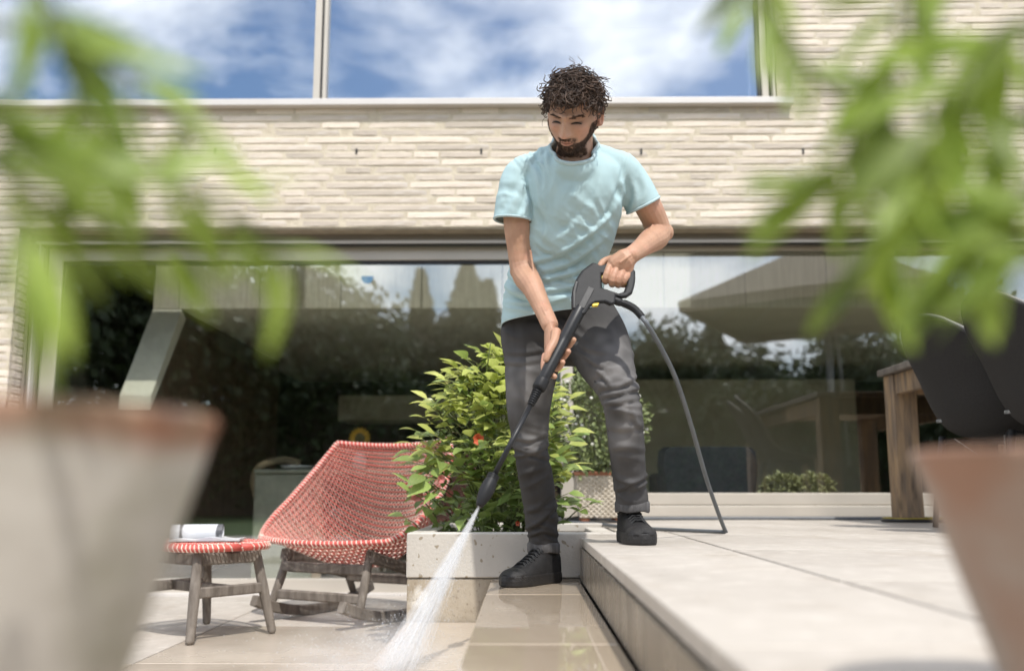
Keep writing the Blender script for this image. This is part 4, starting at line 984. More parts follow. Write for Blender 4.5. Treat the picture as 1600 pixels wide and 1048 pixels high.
def head_mesh():
    bm = bmesh.new(); bmesh.ops.create_icosphere(bm, subdivisions=6, radius=1.0); me = bpy.data.meshes.new('h'); bm.to_mesh(me); bm.free()
    q = vco(me); fs_ = [tuple(p.vertices) for p in me.polygons]; bpy.data.meshes.remove(me)
    x, y, z = q[:, 0].copy(), q[:, 1].copy(), q[:, 2].copy()
    g = lambda cx, cz, sx, sz: np.exp(-((X - cx) / sx) ** 2 - ((Z - cz) / sz) ** 2)
    X = x * .0765; Y = y * .097; Z = z * .117
    front = sstep(-.1, .6, y); back = sstep(.1, -.5, y)
    Y += back * .012 * sstep(-.3, .5, z)                                   # back of the skull
    lower = sstep(.0, -1.0, z)
    X *= 1 - .30 * sstep(-.15, -1.0, z) * (1 - .25 * back)                # jaw narrows
    X *= 1 - .05 * g(0, .035, 1, .03)
    Y += front * (.010 * sstep(-.02, -.10, Z) - .006 * sstep(.05, .11, Z))
    Y -= back * .035 * sstep(-.25, -.95, z)
    flat = front * np.exp(-((Z + .01) / .09) ** 2); Y -= flat * .006 * (1 - np.exp(-(X / .045) ** 2)) * -0.4
    f_ = sstep(.0, .45, y)
    Y += f_ * .0135 * (g(.027, .0245, .024, .0085) + g(-.027, .0245, .024, .0085)) + f_ * .004 * g(0, .028, .015, .012)   # brow
    Y -= f_ * .0165 * (g(.033, .009, .017, .012) + g(-.033, .009, .017, .012))                                            # sockets
    Y += f_ * .0075 * (g(.032, .007, .0125, .0085) + g(-.032, .007, .0125, .0085))                                          # lids
    Y -= f_ * .0030 * (g(.032, .0012, .015, .0022) + g(-.032, .0012, .015, .0022))                                         # slit of the lids
    zz = np.clip((.022 - Z) / .056, 0, 1); ridge = np.where(Z > -.036, .009 + .025 * zz ** 1.1, .034 * np.exp(-((Z + .036) / .0075) ** 2))
    ridge *= sstep(.034, .018, Z)
    wn_ = .0085 + .0050 * zz; Y += f_ * ridge * np.exp(-(np.abs(X) / wn_) ** 2.4)                                          # nose
    Y += f_ * .011 * (g(.0135, -.0325, .0068, .0075) + g(-.0135, -.0325, .0068, .0075))                                     # wings
    Y += f_ * .008 * (g(.047, -.018, .018, .018) + g(-.047, -.018, .018, .018))                                           # cheekbones
    Y -= f_ * .004 * (g(.040, -.052, .014, .02) + g(-.040, -.052, .014, .02))                                             # hollow cheeks
    Y += f_ * .007 * g(0, -.060, .026, .020)                                                                            # muzzle
    Y += f_ * (.0055 * g(0, -.0545, .017, .0042) + .0070 * g(0, -.0668, .015, .0050) - .0065 * g(0, -.0605, .021, .0022))   # lips
    Y += f_ * .009 * g(0, -.098, .020, .014) - f_ * .004 * g(0, -.079, .016, .006)                                        # chin
    return np.stack([X, Y, Z], 1), fs_
hv, hf = head_mesh()
body = MB(); body.add([HC + Vector(HM @ c) for c in hv], hf)
for s_ in (-1, 1):      # ears
    pts = []
    for k in range(15):
        a = -2.4 + k / 14 * 4.6; pts.append(H(s_ * (.079 + .006 * math.cos(a * .5)), -.012 - .017 * math.cos(a + .2), .002 + .030 * math.sin(a)))
    body.tube(pts, [.005 + .0015 * math.sin(k / 14 * 3.1) for k in range(15)], n=8, rnd=True)
    body.tube([H(s_ * .076, -.012, -.026), H(s_ * .078, -.011, -.006), H(s_ * .076, -.012, .018)], [.008, .009, .008], n=8, rnd=True)
# --- neck, trunk and legs
nb = P(898, 238, 3.10); 
body.tube([H(0, -.03, -.03), H(0, -.028, -.085), nb + Vector((0, -.005, .01)), nb + Vector((0, .02, -.07))], [.056, .057, .062, .08], n=18)
body.tube([H(.035, .0, -.07), nb + Vector((-.012, -.062, -.005))], [.012, .011], n=8, rnd=True)
sh_l, sh_r = P(814, 272, 3.16), P(970, 262, 3.14)
body.loft(rings(dense([(868, 520, 68, 3.40, .08), (868, 470, 62, 3.36, .085), (878, 400, 58, 3.29, .09), (895, 330, 60, 3.21, .095), (897, 280, 66, 3.17, .085), (897, 245, 50, 3.13, .065)], 14)))
body.tube([sh_l, nb + Vector((0, .05, -.06)), sh_r], [.042, .050, .042], n=12, rnd=True)
hipL, hipR = P(838, 512, 3.42), P(926, 512, 3.37)
body.tube([hipL, P(830, 620, 3.41), P(829, 690, 3.42), P(845, 790, 3.49), P(852, 860, 3.53)], [.07, .06, .048, .042, .035], n=12, rnd=True)
body.tube([hipR, P(950, 570, 3.22), P(973, 635, 3.145), P(982, 720, 3.235), P(988, 790, 3.31)], [.07, .06, .048, .042, .035], n=12, rnd=True)
# --- gun plane: the tool slants towards the camera as it goes down
def YG(py): return 3.05 - .25 * (py - 420) / 370.0
def GP(px, py, dy=0.0): return P(px, py, YG(py) + dy)
# --- arms
elL = P(817, 418, 3.19); wrL = P(859, 507, 3.03)
def limb(pts, rad, n=18, fl=1.0): body.tube(spline(pts, 22), list(interp(None, rad, 22)), n=n, rnd=True, flat=fl)
limb([sh_l, P(809, 340, 3.17), elL + Vector((0, .004, .0)), P(834, 452, 3.125), wrL], [.046, .049, .050, .0485, .0425, .0435, .044, .039, .033, .0285, .0275])
elR = P(1028, 362, 3.245); wrR = P(986, 399, 3.035)
limb([sh_r, P(1007, 312, 3.19), elR, P(1011, 380, 3.145), wrR], [.044, .046, .0465, .0465, .044, .0445, .045, .041, .034, .0295, .028])
body.ball(P(1038, 363, 3.255), .033, 14, 10); body.ball(P(809, 424, 3.20), .027, 14, 10)
def finger(pts, r0, r1, n=10): body.tube(spline(pts, 12), list(np.linspace(r0, r1, 12)), n=n, rnd=True)
for ln in ([(829, 392, 3.137), (834, 425, 3.132), (842, 455, 3.083), (853, 485, 3.028)], [(843, 470, 3.062), (851, 488, 3.026), (862, 512, 3.002)], [(1020, 352, 3.185), (1006, 372, 3.108), (992, 392, 3.022)], [(1004, 383, 3.10), (985, 398, 3.010), (970, 410, 3.003)]):
    body.tube(spline([P(*q) for q in ln], 10), .0042, n=8, rnd=True)
# right-hand side of the picture: fist over the grip
kn = [(954, 413, .0), (964.5, 416.5, -.004), (974, 422, -.003), (981.5, 428.5, .003)]
pp = [(945.5, 436, -.036), (956, 440.5, -.040), (965.5, 441.5, -.037), (974, 441, -.031)]
body.tube([wrR, P(978, 405, 3.03), P(966, 413, 3.035)], [.029, .036, .036], n=14, rnd=True, flat=.8)
for (kx, ky, kd), (px_, py_, pd) in zip(kn, pp):
    k0 = P(kx, ky, 3.05 - .012 + kd); p0 = P(px_, py_, 3.05 + pd + .004)
    body.tube([P((kx + 982 * 1.2) / 2.2, (ky + 401 * 1.2) / 2.2, 3.035), k0], [.021, .0135], n=10, rnd=True)
    finger([k0, k0.lerp(p0, .5) + Vector((0, -.010, .002)), p0, P(px_ + 1, py_ + 4, 3.05 + .004), P(px_ + 3, py_ - 3, 3.05 + .022)], .0122, .0098)
finger([P(970, 404, 3.045), P(954, 405, 3.06), P(943, 409, 3.06), P(938, 415, 3.045)], .0145, .0105)
# left-hand side of the picture: hand wrapped round the barrel from behind
body.tube([wrL, P(861, 524, 3.03), P(861, 545, 3.022)], [.0285, .036, .036], n=14, rnd=True, flat=.62, ref=(0, 1, 0))
finger([P(869, 519, 2.995), P(866, 533, 2.962), P(858, 548, 2.942), P(853.5, 561, 2.938)], .0165, .0105)
for (ax, ay), (mx_, my_), (tx, ty), rr_ in (((868, 535), (884, 545), (896.5, 531), .0105), ((863, 546), (878, 560), (888, 549), .0108), ((858, 556), (871, 576), (879, 566), .0108), ((852, 556), (852, 580), (866.5, 588), .0105)):
    finger([P(ax, ay, YG(ay) + .050), P((ax + mx_) / 2 - 2, (ay + my_) / 2 + 2, YG(my_) + .054), P(mx_, my_, YG(my_) + .040), P(tx, ty, YG(ty) + .008)], rr_ * 1.15, rr_ * .86)
me = remesh(body, .0021, 2, .4)
# paint masks from the head frame
co = vco(me); q = (co - np.array(HC)) @ HM / HS ** 2; X, Y, Z = q[:, 0], q[:, 1], q[:, 2]; near = (np.sum(q * q, 1) < .17 ** 2) & (Y > -.06)
nzv = np.array([mnoise.noise(Vector(c) * 130) for c in co]) * near
up_line = -.052 + .0 * X + np.interp(np.abs(X), [0, .02, .035, .05, .06, .068, .08], [-.012, -.006, -.010, .0, .016, .045, .05])
beard = sstep(.004, -.006, Z - up_line + nzv * .004) * sstep(-.004, .014, Y + .25 * (Z + .03)) * sstep(-.124, -.108, Z + .2 * np.minimum(0, Y - .05))
moust = np.exp(-((Z + .0472 + .25 * np.maximum(0, np.abs(X) - .012)) / .0078) ** 4) * (np.abs(X) < .033) * (Y > .05); mouth = ((X / .0205) ** 2 + ((Z + .0607) / .0078) ** 2 < 1) & (Y > .05)
soul = np.exp(-((Z + .073) / .004) ** 2) * (np.abs(X) < .006); hollow = np.exp(-((np.abs(X) - .014) / .006) ** 2 - ((Z + .076) / .005) ** 2)
moust = moust * (.35 + .65 * sstep(.034, .020, np.abs(X) + nzv * .006)) * (.8 + .4 * nzv)
bm_ = np.clip(np.maximum(beard, moust), 0, 1); bm_[mouth] = 0; bm_ = bm_ * (1 - .6 * hollow) * near; bm_ = np.clip(bm_ * (.86 + .5 * nzv), 0, 1)
bm_ *= ~((Z > -.042) & (np.abs(X) < .036))
fattr(me, 'beard', bm_)
lip = np.exp(-((Z + .0600) / .0075) ** 4) * np.exp(-(X / .0195) ** 4) * (Y > .06) * near; fattr(me, 'lip', lip)
bz = .0190 + .0045 * sstep(.010, .034, np.abs(X)) - .008 * sstep(.042, .056, np.abs(X))
brow_and_shade = np.exp(-((Z - bz + nzv * .005) / .0040) ** 2) * .85 * sstep(.009, .014, np.abs(X)) * sstep(.056, .048, np.abs(X)) * (Y > .03) * near
lash = np.exp(-((Z - .0010) / .0030) ** 2) * np.exp(-((np.abs(X) - .032) / .0145) ** 4) * (Y > .03) * near
lid_shade = .45 * np.exp(-((Z - .0125) / .0016) ** 2) * np.exp(-((np.abs(X) - .031) / .0125) ** 4) * (Y > .03) * near
nostril_shade = .9 * np.exp(-((np.abs(X) - .0078) / .0034) ** 2 - ((Z + .0412) / .0030) ** 2) * (Y > .05) * near
lip_shade = .75 * np.exp(-((Z + .0605) / .0016) ** 2) * (np.abs(X) < .020) * (Y > .05) * near
frown_shade = .30 * np.exp(-((np.abs(X) - .0065) / .0012) ** 2 - ((Z - .026) / .008) ** 2) * (Y > .05) * near
fattr(me, 'brow_and_shade', np.clip(brow_and_shade * .9 + lash + lid_shade + nostril_shade + lip_shade + frown_shade, 0, 1))  # brow and lash hair, plus shade painted at lids, nostrils, lips and frown
blush = (np.exp(-((Z + .036) / .012) ** 2 - (X / .014) ** 2) * (Y > .05) + .7 * np.exp(-((Z + .02) / .016) ** 2 - ((np.abs(X) - .045) / .02) ** 2) * (Y > .02) + (np.abs(X) > .073) * 1.0) * near
fattr(me, 'blush', np.clip(blush, 0, 1))
me.materials.append(M_skin); me.shade_smooth(); me.name = 'body'
bno = vno(me)
mi = WM(man).inverted()
def dress(name, me, mt, parent=man):
    me.name = name
    if not me.materials: me.materials.append(mt)
    me.shade_smooth(); me.transform(mi); return link(name, me, parent)
BCO, BQ, BNO = co.copy(), q.copy(), bno.copy(); BM_MASK = bm_.copy(); BROW = brow_and_shade.copy()
dress('body', me, M_skin)
# --- beard and brow hairs
M_lash = mat('dark_lash', (.020, .013, .010), (.012, .008, .006), rough=.7)
rgh = random.Random(77); bd = MB()
idx = np.where(BM_MASK > .45)[0]
for i in rgh.sample(list(idx), min(4200, len(idx))):
    p = Vector(BCO[i]); n = Vector(BNO[i]); dn = -UP * .9 + Vector((rgh.gauss(0, .5), rgh.gauss(0, .5), rgh.gauss(0, .3))); d = (n * .75 + (dn - n * dn.dot(n)) * .8).normalized()
    L = rgh.uniform(.004, .009) * (1.25 if BQ[i][2] < -.075 else .8); s_ = d.orthogonal().normalized() * .00075; w_ = d.cross(s_)
    b0 = p - n * .001; bd.add([b0 + s_, b0 - s_ * .5 + w_ * .8, b0 - s_ * .5 - w_ * .8, p + d * L], [(0, 1, 3), (1, 2, 3), (2, 0, 3)])
idx = np.where(BROW > .5)[0]
for i in rgh.sample(list(idx), min(420, len(idx))):
    p = Vector(BCO[i]); n = Vector(BNO[i]); sx = 1 if BQ[i][0] > 0 else -1; d = (n * .35 + SD * sx * .9 + UP * rgh.uniform(0, .4)).normalized(); s_ = d.orthogonal().normalized() * .0007; w_ = d.cross(s_)
    b0 = p - n * .0008; bd.add([b0 + s_, b0 - s_ * .5 + w_ * .8, b0 - s_ * .5 - w_ * .8, p + d * .008], [(0, 1, 3), (1, 2, 3), (2, 0, 3)])
stuff(bd.build('beard', M_hair, man))
for sg in (-1, 1):      # lashes and shaded lid slit of the lowered eyes
    pts = []
    for k in range(9):
        x = sg * (.0175 + .0285 * k / 8); z = .0005 + .0030 * math.sin(math.pi * k / 8) - .0022 * (k / 8); m_ = (np.abs(BQ[:, 0] - x) < .0022) & (np.abs(BQ[:, 2] - z) < .0022) & (BQ[:, 1] > .04)
        if m_.any(): pts.append(H(x, float(BQ[m_][:, 1].max()) + .0002, z))
    MB().tube(pts, [.0010 + .0013 * math.sin(math.pi * min(1, (k + .6) / len(pts))) for k in range(len(pts))], n=6, rnd=True).build('eyelashes', M_lash, man, smooth=True)
# --- curly hair: a cap and some eight hundred curls rooted in it
cap = MB(); cv = []; cf = []
sel = {}
def hairline(c):        # inside the hair area?
    x, y, z = c; line = np.interp(y, [-.11, -.05, -.015, .01, .03, .05, .10], [-.070, -.035, .034, .040, .052, .069, .076])
    line -= .006 * math.cos(x * 60) * (y > .05)
    return z > line
hair_ok = [hairline(c) for c in hv]
for i, c in enumerate(hv):
    if hair_ok[i]:
        k = 1 + .10 + .05 * mnoise.noise(Vector(c) * 45); v = Vector(c); sel[i] = len(cv); cv.append(HC + Vector(HM @ np.array((v.x * k, v.y * k - .002, v.z * k + .002))))
cf = [tuple(sel[i] for i in f_) for f_ in hf if all(i in sel for i in f_)]
cap.add(cv, cf); hair = cap.build('hair', M_hair, man, smooth=True)
cur = MB(); roots = [i for i in range(len(hv)) if hair_ok[i]]; rgh.shuffle(roots)
def curl(p, n, L, cr, rad, turns, seg, grav):
    ax = n; pts = []; a0 = rgh.uniform(0, 6.28); sgn = rgh.choice([-1, 1]); u = n.orthogonal().normalized(); w_ = n.cross(u); d = n.copy(); c = p.copy()
    for i in range(seg):
        t = i / (seg - 1); a = a0 + sgn * turns * 6.283 * t; d = (d + grav * .13).normalized(); c = c + d * (L / seg)
        k = cr * min(1, t * 4) * (1 - .15 * t); pts.append(c + (u * math.cos(a) + w_ * math.sin(a)) * k)
    cur.tube(pts, [rad * (1 - .45 * (i / (seg - 1)) ** 3) for i in range(seg)], n=5, flat=.8, rnd=False)
for i in roots[:1900]:
    c = Vector(hv[i]); n = Vector(HM @ np.array((c.x / .0765 ** 2, c.y / .097 ** 2, c.z / .117 ** 2))).normalized(); p = HC + Vector(HM @ np.array(c)) * 1.0
    top = c.z > .05; fr = c.y > .055
    tang = Vector((rgh.gauss(0, 1), rgh.gauss(0, 1), rgh.gauss(0, 1))); tang = (tang - n * tang.dot(n)).normalized()
    d = (n * .8 + tang * .8 + (FW * .55 if fr else Vector()) ).normalized()
    L = rgh.uniform(.038, .066) if (c.z > .045) else rgh.uniform(.012, .026)
    if fr and c.z < .095: L *= .8
    if top: L *= 1.12
    curl(p + n * .005, d, L, rgh.uniform(.009, .0155) * (1 if c.z > .02 else .45), rgh.uniform(.0013, .0025), rgh.uniform(1.2, 2.1), 20, (Vector((0, 0, -.7)) - n * .35))
for k in range(26):     # locks falling over the forehead and flyaways
    if k < 15: x = -.05 + .1 * k / 14; p = H(x, .080 - abs(x) * .35, .078 + rgh.uniform(-.004, .01)); d = (FW * .7 + UP * -.25 + SD * rgh.uniform(-.5, .5)).normalized(); curl(p, d, rgh.uniform(.025, .045) * (1.3 if k in (3, 10, 11) else .8), rgh.uniform(.008, .012), rgh.uniform(.0012, .0020), rgh.uniform(.8, 1.3), 17, Vector((0, 0, -.9)))
    else: i = rgh.choice(roots); c = Vector(hv[i]); n = (HM @ np.array(c)); n = Vector(n).normalized(); curl(HC + Vector(HM @ np.array(c)), n, .072, .010, .0011, 1.5, 18, Vector((0, 0, -.3)))
stuff(cur.build('curls', M_hair, hair, smooth=True))

# --- t-shirt
sh = MB()
sh.loft(rings(dense([(866, 530, 84, 3.385, .128), (866, 498, 82, 3.37, .126), (866, 455, 77, 3.335, .120), (876, 400, 72, 3.285, .118), (893, 345, 71, 3.215, .122), (899, 300, 76, 3.17, .124), (898, 268, 78, 3.145, .110), (897, 248, 60, 3.13, .088), (897, 232, 35, 3.12, .068), (898, 205, 32, 3.11, .063)], 26), 40, 2.5))
slL, slR = P(802, 346, 3.17), P(1006, 322, 3.19)
dL = (slL - sh_l).normalized(); dR = (slR - sh_r).normalized()
sh.tube([nb + Vector((-.015, .02, -.022)), nb.lerp(sh_l, .32) + Vector((0, .012, .004)), nb.lerp(sh_l, .65) + Vector((0, .01, .006)), sh_l + Vector((.004, 0, -.002))], [.050, .052, .052, .049], n=20, rnd=True)
sh.tube([nb + Vector((.015, .02, -.022)), nb.lerp(sh_r, .32) + Vector((0, .012, .004)), nb.lerp(sh_r, .65) + Vector((0, .01, .006)), sh_r + Vector((-.004, 0, -.002))], [.050, .052, .052, .049], n=20, rnd=True)
sh.tube(spline([nb.lerp(sh_l, .7), sh_l + Vector((-.002, 0, -.004)), P(806, 305, 3.165), slL], 18), list(interp(None, [.045, .0535, .0585, .0615, .0650, .0685], 18)), n=32)
sh.tube(spline([nb.lerp(sh_r, .7), sh_r + Vector((.002, 0, -.004)), P(990, 290, 3.17), slR], 18), list(interp(None, [.045, .0530, .0570, .0590, .0605, .0610], 18)), n=32)
sh.ball(nb + Vector((0, -.030, -.062)), (.080, .058, .062), 20, 14)
me = remesh(sh, .0058, 6, .5)
def cut(me, c, nrm, rad):
    bm = bmesh.new(); bm.from_mesh(me); c, nrm = Vector(c), Vector(nrm).normalized()
    fs2 = [f for f in bm.faces if (f.calc_center_median() - c).length < rad]; es = {e for f in fs2 for e in f.edges}; vs = {v for f in fs2 for v in f.verts}
    bmesh.ops.bisect_plane(bm, geom=list(vs) + list(es) + fs2, plane_co=c, plane_no=nrm, dist=1e-5)
    bmesh.ops.delete(bm, geom=[f for f in bm.faces if (f.calc_center_median() - c).length < rad and (f.calc_center_median() - c).dot(nrm) > 1e-4], context='FACES'); bm.to_mesh(me); bm.free()
hemc = P(866, 490, 3.37)
upL = P(803, 340, 3.17) ; 
def open_sleeve(me, c, d):
    bm = bmesh.new(); bm.from_mesh(me); bm.normal_update()
    kill = [f for f in bm.faces if (f.calc_center_median() - c).length < .085 and abs((f.calc_center_median() - c).dot(d)) < .014 and f.normal.dot(d) > .62]
    bmesh.ops.delete(bm, geom=kill, context='FACES'); bm.to_mesh(me); bm.free()
dLe = (slL - P(806, 305, 3.165)).normalized(); dRe = (slR - P(990, 290, 3.17)).normalized()
open_sleeve(me, slL, dLe); open_sleeve(me, slR, dRe)
cut(me, P(865, 497, 3.37), Vector((.13, -.02, -1)), .34)
ca_, cb2, cc_ = P(890, 256, 3.015), P(860, 228, 3.105), P(928, 225, 3.10); nn_ = (cb2 - ca_).cross(cc_ - ca_).normalized(); nn_ = nn_ if nn_.z > 0 else -nn_
cut(me, (ca_ + cb2 + cc_) / 3 + Vector((0, .03, .02)) - nn_ * nn_.dot(Vector((0, .03, .02))), nn_, .16)
tors = lambda px, py, Y=3.1: np.array(P(px, py, Y))
folds(me, [(tors(915, 380), (.55, 0, .85), .045, .0040, .13), (tors(860, 440, 3.2), (.45, .0, .9), .042, .0055, .12), (tors(880, 470, 3.25), (.25, 0, 1), .034, .0050, .10), (tors(815, 470, 3.3), (.2, 0, 1), .036, .0055, .07),
           (tors(842, 300, 3.1), (1, 0, .25), .030, .0055, .075), (tors(835, 250, 3.1), (.9, 0, .5), .028, .0045, .06), (tors(960, 320, 3.1), (.8, 0, .6), .032, .0045, .07), (tors(930, 420, 3.2), (.7, 0, .7), .04, .0045, .09), (tors(800, 300, 3.12), (.4, 0, .9), .036, .0025, .06), (tors(890, 300, 3.05), (.85, 0, -.5), .05, .0022, .12), (tors(905, 350, 3.08), (.6, 0, .8), .05, .0035, .10), (tors(850, 380, 3.15), (.75, 0, .6), .045, .0040, .08), (tors(825, 400, 3.2), (.6, 0, .8), .04, .0045, .07), (tors(925, 465, 3.25), (.5, 0, .85), .035, .0045, .06), (tors(945, 370, 3.15), (.8, 0, .55), .04, .0045, .06)], 3)
creases(me, [([(801, 246), (819, 268), (831, 309), (834, 338)], 4, .0035), ([(982, 238), (975, 268), (968, 300), (966, 330)], 4, .0035), ([(812, 290), (800, 312), (790, 335)], 8, .004), ([(826, 300), (820, 322), (808, 343)], 6, .005), ([(985, 285), (990, 305), (985, 325)], 6, .005), ([(1000, 275), (1006, 295), (1003, 312)], 7, .004), ([(832, 412), (877, 397), (930, 362), (950, 340)], 6, .0075), ([(845, 427), (886, 415), (923, 392), (946, 374)], 6, .0075), ([(846, 440), (896, 428), (930, 412)], 5, .006), ([(852, 457), (891, 450), (925, 436)], 5, .006), ([(858, 475), (889, 465)], 5, .005),
  ([(836, 377), (852, 392), (870, 394)], 6, .006), ([(791, 428), (812, 446), (832, 452)], 5, .006), ([(788, 448), (812, 464), (836, 468)], 5, .006), ([(787, 474), (825, 475), (850, 470)], 5, .005),
  ([(843, 230), (841, 247), (850, 275), (848, 300)], 5, .004), ([(853, 238), (853, 256), (858, 275)], 4.5, .003), ([(914, 259), (900, 284), (893, 310)], 9, .004), ([(935, 265), (930, 300), (915, 335)], 9, .004), ([(968, 300), (955, 330), (938, 350)], 6, .006), ([(840, 320), (852, 345), (848, 370)], 7, .005), ([(905, 335), (890, 355), (870, 370)], 8, .004)])
shirt = dress('t_shirt', me, M_shirt); so = shirt.modifiers.new('s', 'SOLIDIFY'); so.thickness = .0022; so.offset = 0
def loop_tube(pts, r, name, mt, parent, flat=1.0): 
    pts = list(pts); return MB().tube(pts + pts[:2], r, n=8, flat=flat).build(name, mt, parent, smooth=True)
def boundary_loops(me):
    bm = bmesh.new(); bm.from_mesh(me); es = [e for e in bm.edges if e.is_boundary]; adj = {}
    for e in es:
        for v in e.verts: adj.setdefault(v.index, []).append(e.other_vert(v).index)
    co_ = {v.index: v.co.copy() for v in bm.verts}; seen_ = set(); loops = []
    for s0 in adj:
        if s0 in seen_: continue
        lp_ = [s0]; seen_.add(s0)
        while True:
            nx = [k for k in adj[lp_[-1]] if k not in seen_]
            if not nx: break
            lp_.append(nx[0]); seen_.add(nx[0])
        if len(lp_) > 20: loops.append([co_[k] for k in lp_])
    bm.free(); return loops
M_hem = mat('aqua_rib', (.43, .54, .555), (.40, .51, .525), rough=.9, scale=60, bump=.2, bscale=500, spec=.15)
MW = WM(man)
for lp_ in boundary_loops(me):
    W_ = [MW @ p for p in lp_]; n_ = len(W_); 
    W_ = [(W_[(i-2) % n_] + W_[(i-1) % n_] + W_[i] + W_[(i+1) % n_] + W_[(i+2) % n_]) / 5 for i in range(n_)]
    c_ = sum(W_, Vector()) / n_; neckish = c_.z > 1.70 and abs(c_.x - nb.x) < .05
    if neckish: loop_tube(W_, .0085, 'collar', M_hem, shirt, .8)
    elif c_.z < 1.4: loop_tube(W_, .0028, 'hem', M_hem, shirt)
    else:
        cen, dd = (slL, dLe) if c_.x < nb.x else (slR, dRe); u_ = dd.orthogonal().normalized(); v_ = dd.cross(u_); n_ = 40; rr_ = []
        ang = [(math.atan2((p - cen).dot(v_), (p - cen).dot(u_)), (p - cen - dd * (p - cen).dot(dd)).length) for p in W_]
        for k in range(n_):
            a0 = -math.pi + 2 * math.pi * k / n_; near_ = sorted(ang, key=lambda q: abs((q[0] - a0 + math.pi) % (2 * math.pi) - math.pi))[:6]; rr_.append(sum(q[1] for q in near_) / 6)
        loop_tube([cen - dd * .004 + (u_ * math.cos(-math.pi + 2 * math.pi * k / n_) + v_ * math.sin(-math.pi + 2 * math.pi * k / n_)) * (rr_[k] + .0015) for k in range(n_)], .0048, 'hem', M_hem, shirt)

# --- jeans
jn = MB()
jn.loft(rings(dense([(869, 448, 70, 3.345, .100), (871, 470, 76, 3.375, .108), (873, 492, 88, 3.40, .118), (875, 515, 93, 3.405, .122), (878, 540, 92, 3.395, .115), (878, 556, 70, 3.385, .095)], 10), 36, 2.5))
LLs = [(832, 500, 46, 3.41, .11), (832, 530, 48, 3.405, .108), (832, 560, 45, 3.40, .100), (828, 600, 40, 3.395, .092), (826, 640, 34.5, 3.40, .080), (828, 680, 29.5, 3.415, .070), (831, 715, 27, 3.43, .066), (839, 755, 28, 3.465, .068), (845, 800, 26.5, 3.50, .064), (848, 832, 24, 3.525, .06), (850, 870, 24.5, 3.545, .06)]
RRs = [(918, 500, 46, 3.38, .112), (932, 530, 48, 3.32, .112), (946, 562, 44, 3.235, .100), (961, 596, 36, 3.165, .085), (972, 630, 31.5, 3.145, .074), (977, 670, 30.5, 3.175, .070), (980, 705, 29.5, 3.215, .068), (983.5, 745, 28, 3.26, .065), (987, 775, 27, 3.295, .064), (988.5, 806, 26.5, 3.32, .062)]
LLs = LLs[:3] + [(a, b, hw * .96, d, hd) for a, b, hw, d, hd in LLs[3:]]; RRs = RRs[:3] + [(a, b, hw * .93, d, hd * .95) for a, b, hw, d, hd in RRs[3:]]
jn.loft(rings(dense(LLs, 30), 28, 2.15)); jn.loft(rings(dense(RRs, 30), 28, 2.15))
me = remesh(jn, .0062, 5, .5)
cut(me, P(850, 856, 3.54), (.0, 0, -1), .11); cut(me, P(988, 792, 3.315), (0, 0, -1), .11)
jp = lambda px, py, Y: np.array(P(px, py, Y))
folds(me, [(jp(832, 700, 3.36), (.25, 0, 1), .034, .0045, .06), (jp(838, 740, 3.4), (-.3, 0, 1), .036, .004, .06), (jp(848, 820, 3.47), (.35, 0, 1), .030, .0055, .06), (jp(850, 790, 3.45), (-.45, 0, 1), .038, .004, .05),
           (jp(950, 600, 3.12), (-.5, 0, 1), .028, .0055, .06), (jp(985, 610, 3.10), (.3, 0, 1), .030, .0045, .05), (jp(975, 645, 3.09), (.15, 0, 1), .030, .0040, .055), (jp(985, 765, 3.24), (.25, 0, 1), .030, .0055, .05), (jp(915, 550, 3.25), (.8, 0, .6), .026, .0055, .06), (jp(900, 520, 3.28), (.75, 0, .65), .030, .0045, .07), (jp(800, 520, 3.33), (.2, 0, 1), .040, .003, .06), (jp(985, 560, 3.2), (.5, 0, .9), .03, .003, .05), (jp(825, 650, 3.33), (.4, 0, .9), .05, .003, .09), (jp(975, 700, 3.13), (.3, 0, .95), .045, .003, .07), (jp(860, 530, 3.3), (.9, 0, .5), .03, .005, .05), (jp(835, 585, 3.31), (.3, 0, 1), .06, .003, .08)], 9)
creases(me, [([(938, 607), (969, 604), (996, 589)], 5, .007), ([(942, 621), (973, 614), (1001, 607)], 5, .007), ([(945, 633), (980, 627), (1003, 622)], 5, .005), ([(928, 577), (945, 592), (952, 602)], 4.5, .007), ([(912, 556), (930, 570), (948, 576)], 4.5, .006), ([(900, 535), (920, 548), (945, 552)], 5, .005),
  ([(788, 552), (820, 553), (850, 548)], 5, .004), ([(787, 567), (815, 569), (846, 564)], 5, .004), ([(800, 699), (832, 708), (857, 696)], 4.5, .007), ([(802, 715), (832, 711), (858, 717)], 4.5, .007), ([(803, 683), (825, 689), (850, 682)], 5, .005), ([(818, 830), (843, 817), (870, 792)], 5, .0075), ([(824, 839), (850, 831), (872, 838)], 4.5, .0065), ([(822, 800), (840, 795), (862, 775)], 6, .005),
  ([(958, 745), (987, 756), (1014, 742)], 5, .0075), ([(962, 767), (978, 762), (987, 756)], 4.5, .006), ([(990, 766), (1004, 760), (1014, 752)], 4.5, .006), ([(948, 668), (975, 672), (1008, 664)], 7, .0035), ([(952, 705), (980, 700), (1010, 706)], 7, .0035), ([(845, 500), (862, 515), (880, 540)], 5, .006), ([(870, 505), (885, 525), (900, 545)], 5, .005), ([(985, 640), (992, 660), (1004, 672)], 5, .004)])
co = vco(me); fade = np.zeros(len(co))
for c, r_ in ((jp(818, 600, 3.32), .09), (jp(965, 580, 3.10), .10), (jp(955, 545, 3.15), .08), (jp(975, 680, 3.1), .06), (jp(985, 640, 3.08), .05), (jp(835, 690, 3.35), .05)): fade = np.maximum(fade, np.exp(-np.sum((co - c) ** 2, 1) / r_ ** 2))
fade *= np.array([.65 + .5 * mnoise.noise(Vector(c) * 26) for c in co]); fattr(me, 'fade', np.clip(fade, 0, 1))
jeans = dress('jeans', me, M_jeans)
